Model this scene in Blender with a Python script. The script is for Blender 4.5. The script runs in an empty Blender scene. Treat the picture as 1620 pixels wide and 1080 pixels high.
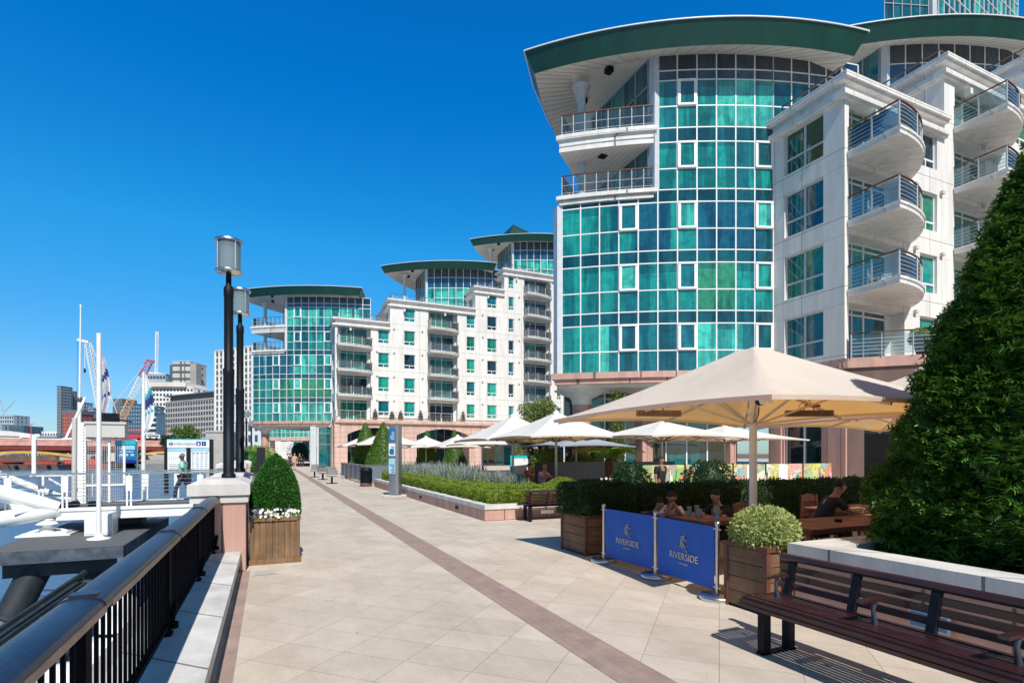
import bpy, math, random
import numpy as np
from mathutils import Vector, Matrix
R = random.Random(7)
NR = np.random.default_rng(11)
SC = bpy.context.scene
COL = SC.collection
pi = math.pi
rad = math.radians
# world frame: x = across the promenade (right), y = along the promenade (away), z = up; promenade surface z = 0
H = 1.75; F = 860.0
def vu(px, Y):
    X = (px-810)/F*Y
    return (.913*X+.409*Y, -.409*X+.913*Y)
def G(px, py, z=0.0):
    Y = F*(H-z)/(py-717)
    return vu(px, Y)
def zz(py, Y): return H+(717-py)/F*Y
# ---------------------------------------------------------------- materials
MATS = {}
def newmat(name):
    m = bpy.data.materials.new(name); m.use_nodes = True
    MATS[name] = m
    return m, m.node_tree.nodes, m.node_tree.links, m.node_tree.nodes['Principled BSDF']
def coords(N, L, scale=(1,1,1), kind='Object', rot=(0,0,0)):
    tc = N.new('ShaderNodeTexCoord'); mp = N.new('ShaderNodeMapping')
    mp.inputs['Scale'].default_value = scale; mp.inputs['Rotation'].default_value = rot
    L.new(tc.outputs[kind], mp.inputs['Vector']); return mp.outputs['Vector']
def noise(N, L, vec, sc, det=5, ro=.6):
    n = N.new('ShaderNodeTexNoise'); n.inputs['Scale'].default_value = sc
    n.inputs['Detail'].default_value = det; n.inputs['Roughness'].default_value = ro
    L.new(vec, n.inputs['Vector']); return n.outputs['Fac']
def mix(N, L, fac, a, b, mode='MIX'):
    m = N.new('ShaderNodeMix'); m.data_type = 'RGBA'; m.blend_type = mode
    for s, v in ((m.inputs[0], fac), (m.inputs[6], a), (m.inputs[7], b)):
        if hasattr(v, 'links') or isinstance(v, bpy.types.NodeSocket): L.new(v, s)
        elif isinstance(v, (int, float)): s.default_value = v
        else: s.default_value = (*v[:3], 1)
    return m.outputs[2]
def ramp(N, L, fac, stops):
    r = N.new('ShaderNodeValToRGB'); e = r.color_ramp.elements
    while len(e) < len(stops): e.new(.5)
    for i, (p, c) in enumerate(stops):
        e[i].position = p; e[i].color = (*c, 1) if isinstance(c, tuple) else (c, c, c, 1)
    L.new(fac, r.inputs[0]); return r.outputs[0]
def bump(N, L, h, bs, strength=.3, dist=.02):
    b = N.new('ShaderNodeBump'); b.inputs['Strength'].default_value = strength
    b.inputs['Distance'].default_value = dist
    L.new(h, b.inputs['Height']); L.new(b.outputs['Normal'], bs.inputs['Normal'])
def sc3(c, k): return tuple(min(1, x*k) for x in c)
def mat(name, col, rough=.6, metal=0., var=.15, ns=3., bmp=0., coat=0., stretch=(1,1,1), spec=None, nd=6, fine=None):
    """plain procedural surface: base colour broken up by noise, optional bump"""
    m, N, L, B = newmat(name)
    v = coords(N, L, stretch)
    f = noise(N, L, v, ns, nd)
    c = ramp(N, L, f, [(.3, sc3(col, 1-var)), (.7, sc3(col, 1+var))])
    if fine:
        f2 = noise(N, L, v, fine, 3)
        c = mix(N, L, .35, c, ramp(N, L, f2, [(.35, sc3(col, .6)), (.65, sc3(col, 1.3))]))
    L.new(c, B.inputs['Base Color'])
    B.inputs['Roughness'].default_value = rough; B.inputs['Metallic'].default_value = metal
    B.inputs['Coat Weight'].default_value = coat
    if spec is not None: B.inputs['Specular IOR Level'].default_value = spec
    if bmp: bump(N, L, noise(N, L, v, ns*6, 4), B, bmp, .01)
    return m
def leafmat(name, c1, c2, ns=2., trans=.25, rough=.5, fine=60., spec=.35):
    m, N, L, B = newmat(name)
    v = coords(N, L)
    f = noise(N, L, v, ns, 3); g = noise(N, L, v, fine, 1)
    c = mix(N, L, f, c1, c2)
    c = mix(N, L, .7, c, ramp(N, L, g, [(.35, sc3(c1, .5)), (.65, sc3(c2, 1.35))]))
    L.new(c, B.inputs['Base Color']); B.inputs['Roughness'].default_value = rough
    B.inputs['Specular IOR Level'].default_value = spec
    if trans:
        t = N.new('ShaderNodeBsdfTranslucent'); L.new(mix(N, L, .5, c, (.25, .4, .04)), t.inputs[0])
        ms = N.new('ShaderNodeMixShader'); ms.inputs[0].default_value = trans
        L.new(B.outputs[0], ms.inputs[1]); L.new(t.outputs[0], ms.inputs[2])
        L.new(ms.outputs[0], N['Material Output'].inputs[0])
    return m
# ---------------------------------------------------------------- meshes
class M:
    def __init__(s): s.v = []; s.f = []; s.m = []; s.c = []; s.sm = []
    def add(s, vs, fs, mi=0, col=None, smooth=False):
        o = len(s.v); s.v += [tuple(x) for x in vs]
        for f in fs: s.f.append([o+i for i in f]); s.m.append(mi); s.c.append(col); s.sm.append(smooth)
    def box(s, x0, x1, y0, y1, z0, z1, mi=0, col=None):
        x0, x1 = min(x0, x1), max(x0, x1); y0, y1 = min(y0, y1), max(y0, y1); z0, z1 = min(z0, z1), max(z0, z1)
        s.add([(x0,y0,z0),(x1,y0,z0),(x1,y1,z0),(x0,y1,z0),(x0,y0,z1),(x1,y0,z1),(x1,y1,z1),(x0,y1,z1)],
              [(0,3,2,1),(4,5,6,7),(0,1,5,4),(1,2,6,5),(2,3,7,6),(3,0,4,7)], mi, col)
        return s
    def quad(s, a, b, c, d, mi=0, col=None): s.add([a,b,c,d], [(0,1,2,3)], mi, col); return s
    def beam(s, p, q, w, h, mi=0, up=(0,0,1), col=None):
        p, q, up = Vector(p), Vector(q), Vector(up)
        d = (q-p).normalized(); r = d.cross(up)
        if r.length < 1e-4: r = d.cross(Vector((1,0,0)))
        r.normalize(); t = r.cross(d); r = r*w/2; t = t*h/2
        vs = [p-r-t, p+r-t, p+r+t, p-r+t, q-r-t, q+r-t, q+r+t, q-r+t]
        s.add(vs, [(0,3,2,1)[::-1],(4,5,6,7)[::-1],(0,1,5,4)[::-1],(1,2,6,5)[::-1],(2,3,7,6)[::-1],(3,0,4,7)[::-1]], mi, col); return s
    def tube(s, pts, r, n=8, mi=0, cap=True, smooth=True, col=None):
        pts = [Vector(p) for p in pts]
        rs = r if isinstance(r, (list, tuple)) else [r]*len(pts)
        rings = []; prev = None
        for i, p in enumerate(pts):
            d = (pts[min(i+1, len(pts)-1)]-pts[max(i-1, 0)]).normalized()
            if prev is None:
                a = d.cross(Vector((0,0,1)))
                if a.length < 1e-3: a = d.cross(Vector((1,0,0)))
            else: a = prev - d*prev.dot(d)
            a.normalize(); b = d.cross(a); prev = a
            rings.append([p+(a*math.cos(2*pi*k/n)+b*math.sin(2*pi*k/n))*rs[i] for k in range(n)])
        vs = [x for g in rings for x in g]; fs = []
        for i in range(len(pts)-1):
            for k in range(n):
                fs.append((i*n+k, i*n+(k+1)%n, (i+1)*n+(k+1)%n, (i+1)*n+k))
        s.add(vs, fs, mi, col, smooth)
        if cap:
            s.add(rings[0], [tuple(range(n))[::-1]], mi, col); s.add(rings[-1], [tuple(range(n))], mi, col)
        return s
    def lathe(s, prof, c=(0,0,0), n=16, mi=0, smooth=True, col=None):
        vs = []; fs = []
        for (r, z) in prof:
            for k in range(n): vs.append((c[0]+r*math.cos(2*pi*k/n), c[1]+r*math.sin(2*pi*k/n), c[2]+z))
        for i in range(len(prof)-1):
            for k in range(n): fs.append((i*n+k, i*n+(k+1)%n, (i+1)*n+(k+1)%n, (i+1)*n+k))
        s.add(vs, fs, mi, col, smooth)
        s.add([vs[k] for k in range(n)], [tuple(range(n))[::-1]], mi, col)
        s.add([vs[(len(prof)-1)*n+k] for k in range(n)], [tuple(range(n))], mi, col)
        return s
    def prism(s, poly, z0, z1, mi=0, mside=None, inset=None, col=None):
        n = len(poly); p2 = inset or poly      # poly = top outline, inset = bottom outline
        s.add([(x, y, z1) for x, y in poly], [tuple(range(n))], mi, col)
        s.add([(x, y, z0) for x, y in p2], [tuple(range(n))[::-1]], mi, col)
        ms = mi if mside is None else mside
        for i in range(n):
            a, b = poly[i], poly[(i+1) % n]; c, d = p2[i], p2[(i+1) % n]
            s.add([(c[0],c[1],z0),(d[0],d[1],z0),(b[0],b[1],z1),(a[0],a[1],z1)], [(0,1,2,3)], ms, col)
        return s
    def ext(s, pts, d, mi=0, col=None):
        """extrude planar 3-D outline by vector d"""
        n = len(pts); a = [Vector(p) for p in pts]; d = Vector(d); b = [p+d for p in a]
        s.add(a, [tuple(range(n))[::-1]], mi, col); s.add(b, [tuple(range(n))], mi, col)
        for i in range(n): s.add([a[i], a[(i+1)%n], b[(i+1)%n], b[i]], [(0,1,2,3)], mi, col)
        return s
    def xf(s, mtx, i0=0):
        s.v[i0:] = [tuple(mtx @ Vector(p)) for p in s.v[i0:]]; return s
    def mesh(s, name, mats):
        me = bpy.data.meshes.new(name)
        me.from_pydata(s.v, [], s.f)
        for mm in mats: me.materials.append(MATS[mm] if isinstance(mm, str) else mm)
        me.polygons.foreach_set('material_index', s.m)
        me.polygons.foreach_set('use_smooth', s.sm)
        if any(c is not None for c in s.c):
            ca = me.color_attributes.new('Col', 'FLOAT_COLOR', 'CORNER')
            data = []
            for f, c in zip(s.f, s.c):
                c = c or (.5, .5, .5)
                data += [c[0], c[1], c[2], 1.0]*len(f)
            ca.data.foreach_set('color', data)
        me.update(); return me
    def obj(s, name, mats, parent=None, loc=(0,0,0), rz=0.):
        if isinstance(mats, str): mats = [mats]
        o = bpy.data.objects.new(name, s.mesh(name, mats)); COL.objects.link(o)
        o.location = loc; o.rotation_euler = (0, 0, rz)
        if parent: o.parent = parent
        return o
def tag(o, label=None, cat=None, group=None, kind=None):
    if label: o['label'] = label
    if cat: o['category'] = cat
    if group: o['group'] = group
    if kind: o['kind'] = kind
    return o
def thing(name, label, cat, loc=(0,0,0), group=None, rz=0.):
    o = bpy.data.objects.new(name, None); COL.objects.link(o)
    o.empty_display_size = .2; o.location = loc; o.rotation_euler = (0, 0, rz)
    return tag(o, label, cat, group)
def struct(o): return tag(o, kind='structure')
def dup(o, parent=None):
    c = o.copy(); COL.objects.link(c)
    if parent is not None: c.parent = parent
    for ch in [x for x in KIDS.get(o.name, [])]: pass
    return c
KIDS = {}
def copy_tree(src, loc, label, rz=None, scale=None):
    def rec(o, par):
        c = o.copy(); COL.objects.link(c); c.parent = par
        for ch in o.children: rec(ch, c)
        return c
    r = rec(src, None); r.location = loc; r['label'] = label
    if rz is not None: r.rotation_euler = (0, 0, rz)
    if scale: r.scale = scale
    return r
def fast_mesh(name, V, Fq, mats, smooth=False):
    me = bpy.data.meshes.new(name)
    V = np.asarray(V, np.float32); Fq = np.asarray(Fq, np.int32); k = Fq.shape[1]
    me.vertices.add(len(V)); me.vertices.foreach_set('co', V.ravel())
    me.loops.add(Fq.size); me.loops.foreach_set('vertex_index', Fq.ravel())
    me.polygons.add(len(Fq)); me.polygons.foreach_set('loop_start', np.arange(0, Fq.size, k, dtype=np.int32))
    me.polygons.foreach_set('loop_total', np.full(len(Fq), k, np.int32))
    for mm in mats: me.materials.append(MATS[mm])
    me.update(calc_edges=True); me.validate(); return me
def leaves(P, Nn, size, asp=.5, jit=.7, droop=0.):
    """folded leaf = 2 triangles sharing a midrib, as a quad bent at random; returns V, F"""
    n = len(P)
    d = Nn + NR.normal(0, jit, (n, 3)); d[:, 2] -= droop
    d /= np.linalg.norm(d, axis=1)[:, None]+1e-9
    r = NR.normal(0, 1, (n, 3)); s = np.cross(d, r); s /= np.linalg.norm(s, axis=1)[:, None]+1e-9
    L_ = size*NR.uniform(.6, 1.4, (n, 1)); w = L_*asp/2
    a = P; b = P+d*L_*.5+s*w; c = P+d*L_; e = P+d*L_*.5-s*w
    V = np.stack([a, b, c, e], 1).reshape(-1, 3)
    return V, np.arange(4*n).reshape(n, 4)
def crown_obj(name, P, Nn, size, mats, parent, asp=.5, jit=.7, droop=0., core=None, loc=(0,0,0)):
    V, Fq = leaves(P, Nn, size, asp, jit, droop)
    if core is not None:
        cv, cf = core; o = len(V)
        V = np.vstack([V, cv]); Fq = np.vstack([Fq, np.array(cf)+o])
    me = fast_mesh(name, V, Fq, mats)
    o = bpy.data.objects.new(name, me); COL.objects.link(o); o.location = loc
    if parent: o.parent = parent
    return o
def surf_samples(rfun, z0, z1, n, lump=.06, ph=None):
    """samples on a surface of revolution with lumpy radius"""
    z = NR.uniform(z0, z1, n*3); rr = rfun(z); keep = NR.uniform(0, rr.max(), n*3) < rr+.02
    z = z[keep][:n]; r = rfun(z); a = NR.uniform(0, 2*pi, len(z))
    l = 1+lump*(np.sin(5*a+z*4+1)+np.sin(9*a-z*7)+np.sin(3*a+z*11))/2+NR.normal(0, lump*.5, len(z))
    r2 = r*l
    P = np.stack([r2*np.cos(a), r2*np.sin(a), z], 1)
    dz = (rfun(z+.01)-rfun(z-.01))/.02
    Nn = np.stack([np.cos(a), np.sin(a), -dz], 1); Nn /= np.linalg.norm(Nn, axis=1)[:, None]
    return P, Nn
def rev_core(rfun, z0, z1, k=.86, n=20, m=10):
    vs = []; fs = []
    for i in range(m+1):
        z = z0+(z1-z0)*i/m; r = max(.01, float(rfun(np.array([z]))[0])*k)
        for j in range(n): vs.append((r*math.cos(2*pi*j/n), r*math.sin(2*pi*j/n), z-(.04 if i == m else 0)))
    for i in range(m):
        for j in range(n): fs.append((i*n+j, i*n+(j+1)%n, (i+1)*n+(j+1)%n, (i+1)*n+j))
    return vs, fs
def box_samples(x0, x1, y0, y1, z0, z1, dens, lump=.03):
    P = []; Nn = []
    fs = [((x0,x1),(y0,y1),(z1,z1),(0,0,1)), ((x0,x0),(y0,y1),(z0,z1),(-1,0,0)), ((x1,x1),(y0,y1),(z0,z1),(1,0,0)),
          ((x0,x1),(y0,y0),(z0,z1),(0,-1,0)), ((x0,x1),(y1,y1),(z0,z1),(0,1,0))]
    for X, Y_, Z, nn in fs:
        e = [X[1]-X[0], Y_[1]-Y_[0], Z[1]-Z[0]]; ar = 1
        for q in e:
            if q > 0: ar *= q
        n = int(ar*dens)
        if n < 1: continue
        p = np.stack([NR.uniform(*X, n), NR.uniform(*Y_, n), NR.uniform(*Z, n)], 1)
        off = lump*(np.sin(p[:, 0]*7+p[:, 2]*3)+np.sin(p[:, 1]*6+2)+NR.normal(0, .8, n))
        p += np.array(nn)*off[:, None]
        P.append(p); Nn.append(np.tile(np.array(nn, float), (n, 1)))
    return np.vstack(P), np.vstack(Nn)
def box_core(x0, x1, y0, y1, z0, z1):
    return ([(x0,y0,z0),(x1,y0,z0),(x1,y1,z0),(x0,y1,z0),(x0,y0,z1),(x1,y0,z1),(x1,y1,z1),(x0,y1,z1)],
            [(0,3,2,1),(4,5,6,7),(0,1,5,4),(1,2,6,5),(2,3,7,6),(3,0,4,7)])
def text(s, size, mtx, name, mt, parent, depth=.004, align='CENTER', bold=False):
    cu = bpy.data.curves.new(name, 'FONT'); cu.body = s; cu.size = size; cu.extrude = depth
    cu.align_x = align; cu.align_y = 'CENTER'
    if bold: cu.offset = size*.02
    to = bpy.data.objects.new('tmp', cu); COL.objects.link(to)
    dg = bpy.context.evaluated_depsgraph_get(); me = bpy.data.meshes.new_from_object(to.evaluated_get(dg))
    bpy.data.objects.remove(to); me.name = name
    me.transform(mtx); me.materials.clear(); me.materials.append(MATS[mt])
    o = bpy.data.objects.new(name, me); COL.objects.link(o); o.parent = parent; return o
# ================================================================ materials
def facade_mat(name, col, jw, jh, grime=.12, rough=.7):
    m, N, L, B = newmat(name)
    tc = N.new('ShaderNodeTexCoord'); sp = N.new('ShaderNodeSeparateXYZ'); L.new(tc.outputs['Object'], sp.inputs[0])
    ad = N.new('ShaderNodeMath'); ad.operation = 'ADD'; L.new(sp.outputs[0], ad.inputs[0]); L.new(sp.outputs[1], ad.inputs[1])
    cb = N.new('ShaderNodeCombineXYZ'); L.new(ad.outputs[0], cb.inputs[0]); L.new(sp.outputs[2], cb.inputs[1])
    br = N.new('ShaderNodeTexBrick'); br.offset = 0; br.inputs['Scale'].default_value = 1
    br.inputs['Brick Width'].default_value = jw; br.inputs['Row Height'].default_value = jh
    br.inputs['Mortar Size'].default_value = .014; br.inputs['Mortar Smooth'].default_value = .1
    br.inputs['Color1'].default_value = (*col, 1); br.inputs['Color2'].default_value = (*sc3(col, .95), 1)
    br.inputs['Mortar'].default_value = (*sc3(col, .28), 1); L.new(cb.outputs[0], br.inputs['Vector'])
    if jh == 3.05:      # second, fainter joint below each storey line
        mq = N.new('ShaderNodeMapping'); mq.inputs['Location'].default_value = (1.1, .78, 0); L.new(cb.outputs[0], mq.inputs[0])
        b2 = N.new('ShaderNodeTexBrick'); b2.offset = 0; b2.inputs['Scale'].default_value = 1; b2.inputs['Brick Width'].default_value = 4.2; b2.inputs['Row Height'].default_value = 3.05
        b2.inputs['Mortar Size'].default_value = .009; b2.inputs['Color1'].default_value = (1,1,1,1); b2.inputs['Color2'].default_value = (1,1,1,1); b2.inputs['Mortar'].default_value = (.55,.55,.55,1); L.new(mq.outputs[0], b2.inputs['Vector'])
        joint = b2.outputs[0]
    else: joint = None
    mp = N.new('ShaderNodeMapping'); mp.inputs['Scale'].default_value = (1.2, 1.2, .18); L.new(tc.outputs['Object'], mp.inputs[0])
    f = noise(N, L, mp.outputs[0], 1.6, 7)
    c = mix(N, L, 1., br.outputs[0], ramp(N, L, f, [(.3, 1-grime*1.6), (.62, 1.)]), 'MULTIPLY')
    if joint: c = mix(N, L, 1., c, joint, 'MULTIPLY')
    f2 = noise(N, L, tc.outputs['Object'], 30, 3)
    c = mix(N, L, 1., c, ramp(N, L, f2, [(.3, .93), (.7, 1.)]), 'MULTIPLY')
    L.new(c, B.inputs['Base Color']); B.inputs['Roughness'].default_value = rough
    bump(N, L, br.outputs['Fac'], B, .4, -.02)
    return m
facade_mat('white_cladding', (.81, .79, .765), 2.1, 3.05, .12)
facade_mat('pink_stone', (.68, .47, .40), 1.3, .62, .18)
facade_mat('pink_granite', (.60, .36, .30), .62, 4., .2, .55)
facade_mat('fascia_white', (.78, .77, .75), 1.6, 9., .14, .5)
facade_mat('coping_stone', (.70, .68, .65), 1.27, 40., .22, .75)
mat('soffit', (.66, .61, .54), .6, var=.06, ns=2)
mat('green_fascia', (.004, .058, .045), .42, var=.25, ns=1.2, stretch=(1,1,.4), nd=8)
mat('roof_grey', (.45, .5, .5), .5, var=.1)
mat('white_frame', (.78, .79, .80), .4, var=.05)
mat('grey_frame', (.34, .36, .38), .4, var=.08)
mat('column_grey', (.52, .56, .60), .5, var=.08)
mat('rail_grey', (.50,.51,.52), .35, var=.08)
mat('steel', (.62, .63, .64), .3, metal=1., var=.1, ns=8)
mat('brushed_steel', (.40, .41, .43), .30, metal=.9, var=.12, ns=4, stretch=(1,1,12))
mat('brown_rail', (.10, .045, .03), .4, var=.2)
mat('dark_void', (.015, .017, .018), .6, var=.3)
mat('concrete', (.42, .40, .37), .85, var=.18, ns=1.5, bmp=.2, fine=40)
mat('white_metal', (.80, .80, .79), .35, var=.06, ns=6)
mat('black_metal', (.007, .009, .014), .5, var=.3, ns=10, spec=.16)
mat('rail_black', (.006,.007,.010), .75, var=.3, ns=10, spec=.04)
mat('arm_metal', (.045,.055,.075), .4, var=.2)
mat('black_board', (.013, .014, .018), .3, var=.2)
mat('water_black', (.02, .02, .02), .5)
mat('terracotta', (.33, .13, .07), .8, var=.2)
mat('skin_dark', (.12, .055, .035), .55, var=.06); mat('skin_light', (.48, .25, .17), .5, var=.06); mat('skin_mid', (.36, .18, .11), .5, var=.06)
mat('hair_dark', (.01, .008, .007), .7, var=.3, ns=60); mat('hair_grey', (.18, .16, .15), .7, var=.3, ns=60); mat('hair_blond', (.4, .25, .12), .7, var=.3, ns=60)
for n_, c_ in dict(mint=(.28,.60,.50), denim=(.02,.03,.075), white_cloth=(.72,.72,.74), black_cloth=(.015,.015,.017), navy_cloth=(.015,.02,.06), tan_cloth=(.5,.33,.25), red_cloth=(.5,.05,.05)).items():
    mat(n_, c_, .85, var=.12, ns=14, bmp=.25)
# paving: diagonal slabs with thin dark joints
def paving():
    m, N, L, B = newmat('paving')
    v = coords(N, L, (1,1,1), rot=(0,0,rad(45)))
    br = N.new('ShaderNodeTexBrick'); br.offset = 0.; br.inputs['Scale'].default_value = 1
    br.inputs['Brick Width'].default_value = .62; br.inputs['Row Height'].default_value = .44
    br.inputs['Mortar Size'].default_value = .0032; br.inputs['Mortar Smooth'].default_value = .5; br.inputs['Bias'].default_value = 0
    br.inputs['Color1'].default_value = (.67, .59, .49, 1); br.inputs['Color2'].default_value = (.59, .515, .425, 1)
    br.inputs['Mortar'].default_value = (.30, .25, .20, 1); L.new(v, br.inputs['Vector'])
    o = coords(N, L)
    c = mix(N, L, 1., br.outputs[0], ramp(N, L, noise(N, L, o, .35, 6), [(.3, (.90,.89,.90)), (.68, (1.04,1.03,1.0))]), 'MULTIPLY')
    c = mix(N, L, 1., c, ramp(N, L, noise(N, L, o, 2.3, 8, .75), [(.28, .86), (.6, 1.)]), 'MULTIPLY')
    c = mix(N, L, 1., c, ramp(N, L, noise(N, L, o, 90, 2), [(.3, .84), (.7, 1.05)]), 'MULTIPLY')
    c = mix(N, L, 1., c, ramp(N, L, noise(N, L, coords(N, L, (1,.25,1), rot=(0,0,.3)), .9, 9, .8), [(.35, (.84,.82,.80)), (.55, (1.,1.,1.))]), 'MULTIPLY')
    c = mix(N, L, 1., c, ramp(N, L, noise(N, L, o, 260, 2), [(.32, .72), (.5, 1.)]), 'MULTIPLY')
    # dark chewing-gum like spots
    vo = N.new('ShaderNodeTexVoronoi'); vo.inputs['Scale'].default_value = 1.7; L.new(o, vo.inputs['Vector'])
    c = mix(N, L, ramp(N, L, vo.outputs['Distance'], [(.018, 1.), (.03, 0.)]), c, (.2, .16, .13))
    L.new(c, B.inputs['Base Color']); B.inputs['Roughness'].default_value = .8
    bump(N, L, br.outputs['Fac'], B, .5, -.004)
def strip(name, col, w, h, rot=0.):
    m, N, L, B = newmat(name)
    v = coords(N, L, rot=(0,0,rot))
    br = N.new('ShaderNodeTexBrick'); br.offset = .5; br.inputs['Scale'].default_value = 1
    br.inputs['Brick Width'].default_value = w; br.inputs['Row Height'].default_value = h
    br.inputs['Mortar Size'].default_value = .003
    br.inputs['Color1'].default_value = (*col, 1); br.inputs['Color2'].default_value = (*sc3(col, .86), 1)
    br.inputs['Mortar'].default_value = (*sc3(col, .7), 1); L.new(v, br.inputs['Vector'])
    c = mix(N, L, 1., br.outputs[0], ramp(N, L, noise(N, L, v, 4, 8, .7), [(.3, .8), (.65, 1.05)]), 'MULTIPLY')
    c = mix(N, L, 1., c, ramp(N, L, noise(N, L, v, 90, 2), [(.3, .8), (.7, 1.08)]), 'MULTIPLY')
    L.new(c, B.inputs['Base Color']); B.inputs['Roughness'].default_value = .8
paving(); strip('brown_band', (.37, .265, .225), .21, .105, rad(90)); strip('edge_strip', (.40, .29, .25), .4, .2, rad(90))
# tinted glazing: per-pane colour (blinds, curtains, rooms behind green glass) under a glossy surface
def glass_mat(name, fold=True, spec=.9, rough=.04):
    m, N, L, B = newmat(name)
    a = N.new('ShaderNodeVertexColor'); a.layer_name = 'Col'
    v = coords(N, L, (9, 9, .35)); f = noise(N, L, v, 1.5, 3)
    v2 = coords(N, L, (.8, .8, 1.6)); g = noise(N, L, v2, 1.1, 4)
    c = mix(N, L, 1., a.outputs[0], ramp(N, L, f, [(.35, .80), (.62, 1.12)]), 'MULTIPLY') if fold else a.outputs[0]
    c = mix(N, L, 1., c, ramp(N, L, g, [(.36, .84), (.55, 1.03)]), 'MULTIPLY')
    # drawn curtains: soft-edged vertical shapes, and dim room contents behind the lower panes
    c = mix(N, L, 1., c, ramp(N, L, noise(N, L, coords(N, L, (1.5, 1.5, .22)), 1.0, 2), [(.44, (.50,.62,.70)), (.50, (1.02,1.02,1.02)), (.60, (1.2,1.12,1.1))]), 'MULTIPLY')
    c = mix(N, L, 1., c, ramp(N, L, noise(N, L, coords(N, L, (1, 1, 1)), 2.4, 5, .7), [(.40, .74), (.52, 1.04)]), 'MULTIPLY')
    L.new(c, B.inputs['Base Color']); B.inputs['Roughness'].default_value = rough
    B.inputs['Specular IOR Level'].default_value = spec; B.inputs['IOR'].default_value = 1.6
    n2 = noise(N, L, coords(N, L), .9, 3); bump(N, L, n2, B, .07, .06)
glass_mat('tinted_glass')
def clear_glass(name, tint=(.75,.9,.92), a=.25):
    m, N, L, B = newmat(name)
    t = N.new('ShaderNodeBsdfTransparent'); t.inputs[0].default_value = (*tint, 1)
    g = N.new('ShaderNodeBsdfGlossy'); g.inputs['Roughness'].default_value = .03; g.inputs[0].default_value = (.9,.97,1,1)
    d = N.new('ShaderNodeBsdfDiffuse'); d.inputs[0].default_value = (.55,.65,.68,1)
    lw = N.new('ShaderNodeLayerWeight'); lw.inputs[0].default_value = .35
    ms = N.new('ShaderNodeMixShader'); L.new(lw.outputs['Fresnel'], ms.inputs[0]); L.new(t.outputs[0], ms.inputs[1]); L.new(g.outputs[0], ms.inputs[2])
    m2 = N.new('ShaderNodeMixShader'); m2.inputs[0].default_value = a; L.new(ms.outputs[0], m2.inputs[1]); L.new(d.outputs[0], m2.inputs[2])
    L.new(m2.outputs[0], N['Material Output'].inputs[0])
clear_glass('clear_glass'); clear_glass('balcony_glass', (.80,.90,.90), .03)
clear_glass('mesh_screen', (.8,.8,.8), .3)
def water():
    m, N, L, B = newmat('water')
    v = coords(N, L)
    B.inputs['Base Color'].default_value = (.05, .17, .30, 1); B.inputs['Roughness'].default_value = .14
    B.inputs['Specular IOR Level'].default_value = .6
    h = N.new('ShaderNodeMath'); h.operation = 'ADD'
    L.new(noise(N, L, coords(N, L, (1.3, 3.0, 1), rot=(0,0,.45)), 2.2, 5, .6), h.inputs[0]); L.new(noise(N, L, coords(N, L, (1, 1.8, 1), rot=(0,0,.2)), .5, 2), h.inputs[1])
    bump(N, L, h.outputs[0], B, .8, .16)
    c = ramp(N, L, noise(N, L, coords(N, L, (.02, .06, 1)), 1, 4), [(.4, (.04,.17,.33)), (.6, (.07,.20,.32))])
    L.new(c, B.inputs['Base Color'])
water()
# canvas of the parasols: cream, lets some light through
def canvas(name, col, tr=.3):
    m, N, L, B = newmat(name)
    v = coords(N, L); c = mix(N, L, ramp(N, L, noise(N, L, v, 1.2, 7, .7), [(.4, 0.), (.75, .5)]), col, sc3(col, .82))
    L.new(c, B.inputs['Base Color']); B.inputs['Roughness'].default_value = .8
    t = N.new('ShaderNodeBsdfTranslucent'); L.new(mix(N, L, 1., c, (1., .52, .14), 'MULTIPLY'), t.inputs[0])
    ms = N.new('ShaderNodeMixShader'); ms.inputs[0].default_value = tr
    L.new(B.outputs[0], ms.inputs[1]); L.new(t.outputs[0], ms.inputs[2]); L.new(ms.outputs[0], N['Material Output'].inputs[0])
    bump(N, L, noise(N, L, v, 1.6, 4), B, .5, .06)
canvas('canvas_cream', (.93, .88, .78), .42); canvas('canvas_white', (.86, .84, .79), .22); canvas('canvas_grey', (.38,.42,.50), .2)
# timber
def timber(name, col, plank, axis, joint=.012, var=.35):
    m, N, L, B = newmat(name)
    tc = N.new('ShaderNodeTexCoord'); mp = N.new('ShaderNodeMapping'); L.new(tc.outputs['Object'], mp.inputs[0])
    st = [10, 10, 10]; st[axis if axis < 2 else 2] = .8
    if axis == 0: st = [.8, .8, 14]
    mp.inputs['Scale'].default_value = st
    g = noise(N, L, mp.outputs[0], 2.2, 7, .7)
    c = ramp(N, L, g, [(.3, sc3(col, 1-var)), (.7, sc3(col, 1+var))])
    c = mix(N, L, 1., c, ramp(N, L, noise(N, L, tc.outputs['Object'], 3.5, 5), [(.3, .65), (.65, 1.1)]), 'MULTIPLY')
    L.new(c, B.inputs['Base Color']); B.inputs['Roughness'].default_value = .65
    bump(N, L, g, B, .25, .004)
timber('timber_light', (.205, .118, .06), .1, 2); timber('timber_mid', (.19, .10, .055), .1, 0); timber('timber_frame', (.14, .05, .03), .1, 2, var=.2)
timber('slat_wood', (.040, .013, .014), .1, 0, var=.3); MATS['slat_wood'].node_tree.nodes['Principled BSDF'].inputs['Roughness'].default_value = .38
MATS['slat_wood'].node_tree.nodes['Principled BSDF'].inputs['Coat Weight'].default_value = .4
timber('table_wood', (.26, .10, .05), .1, 0, var=.25)
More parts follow.
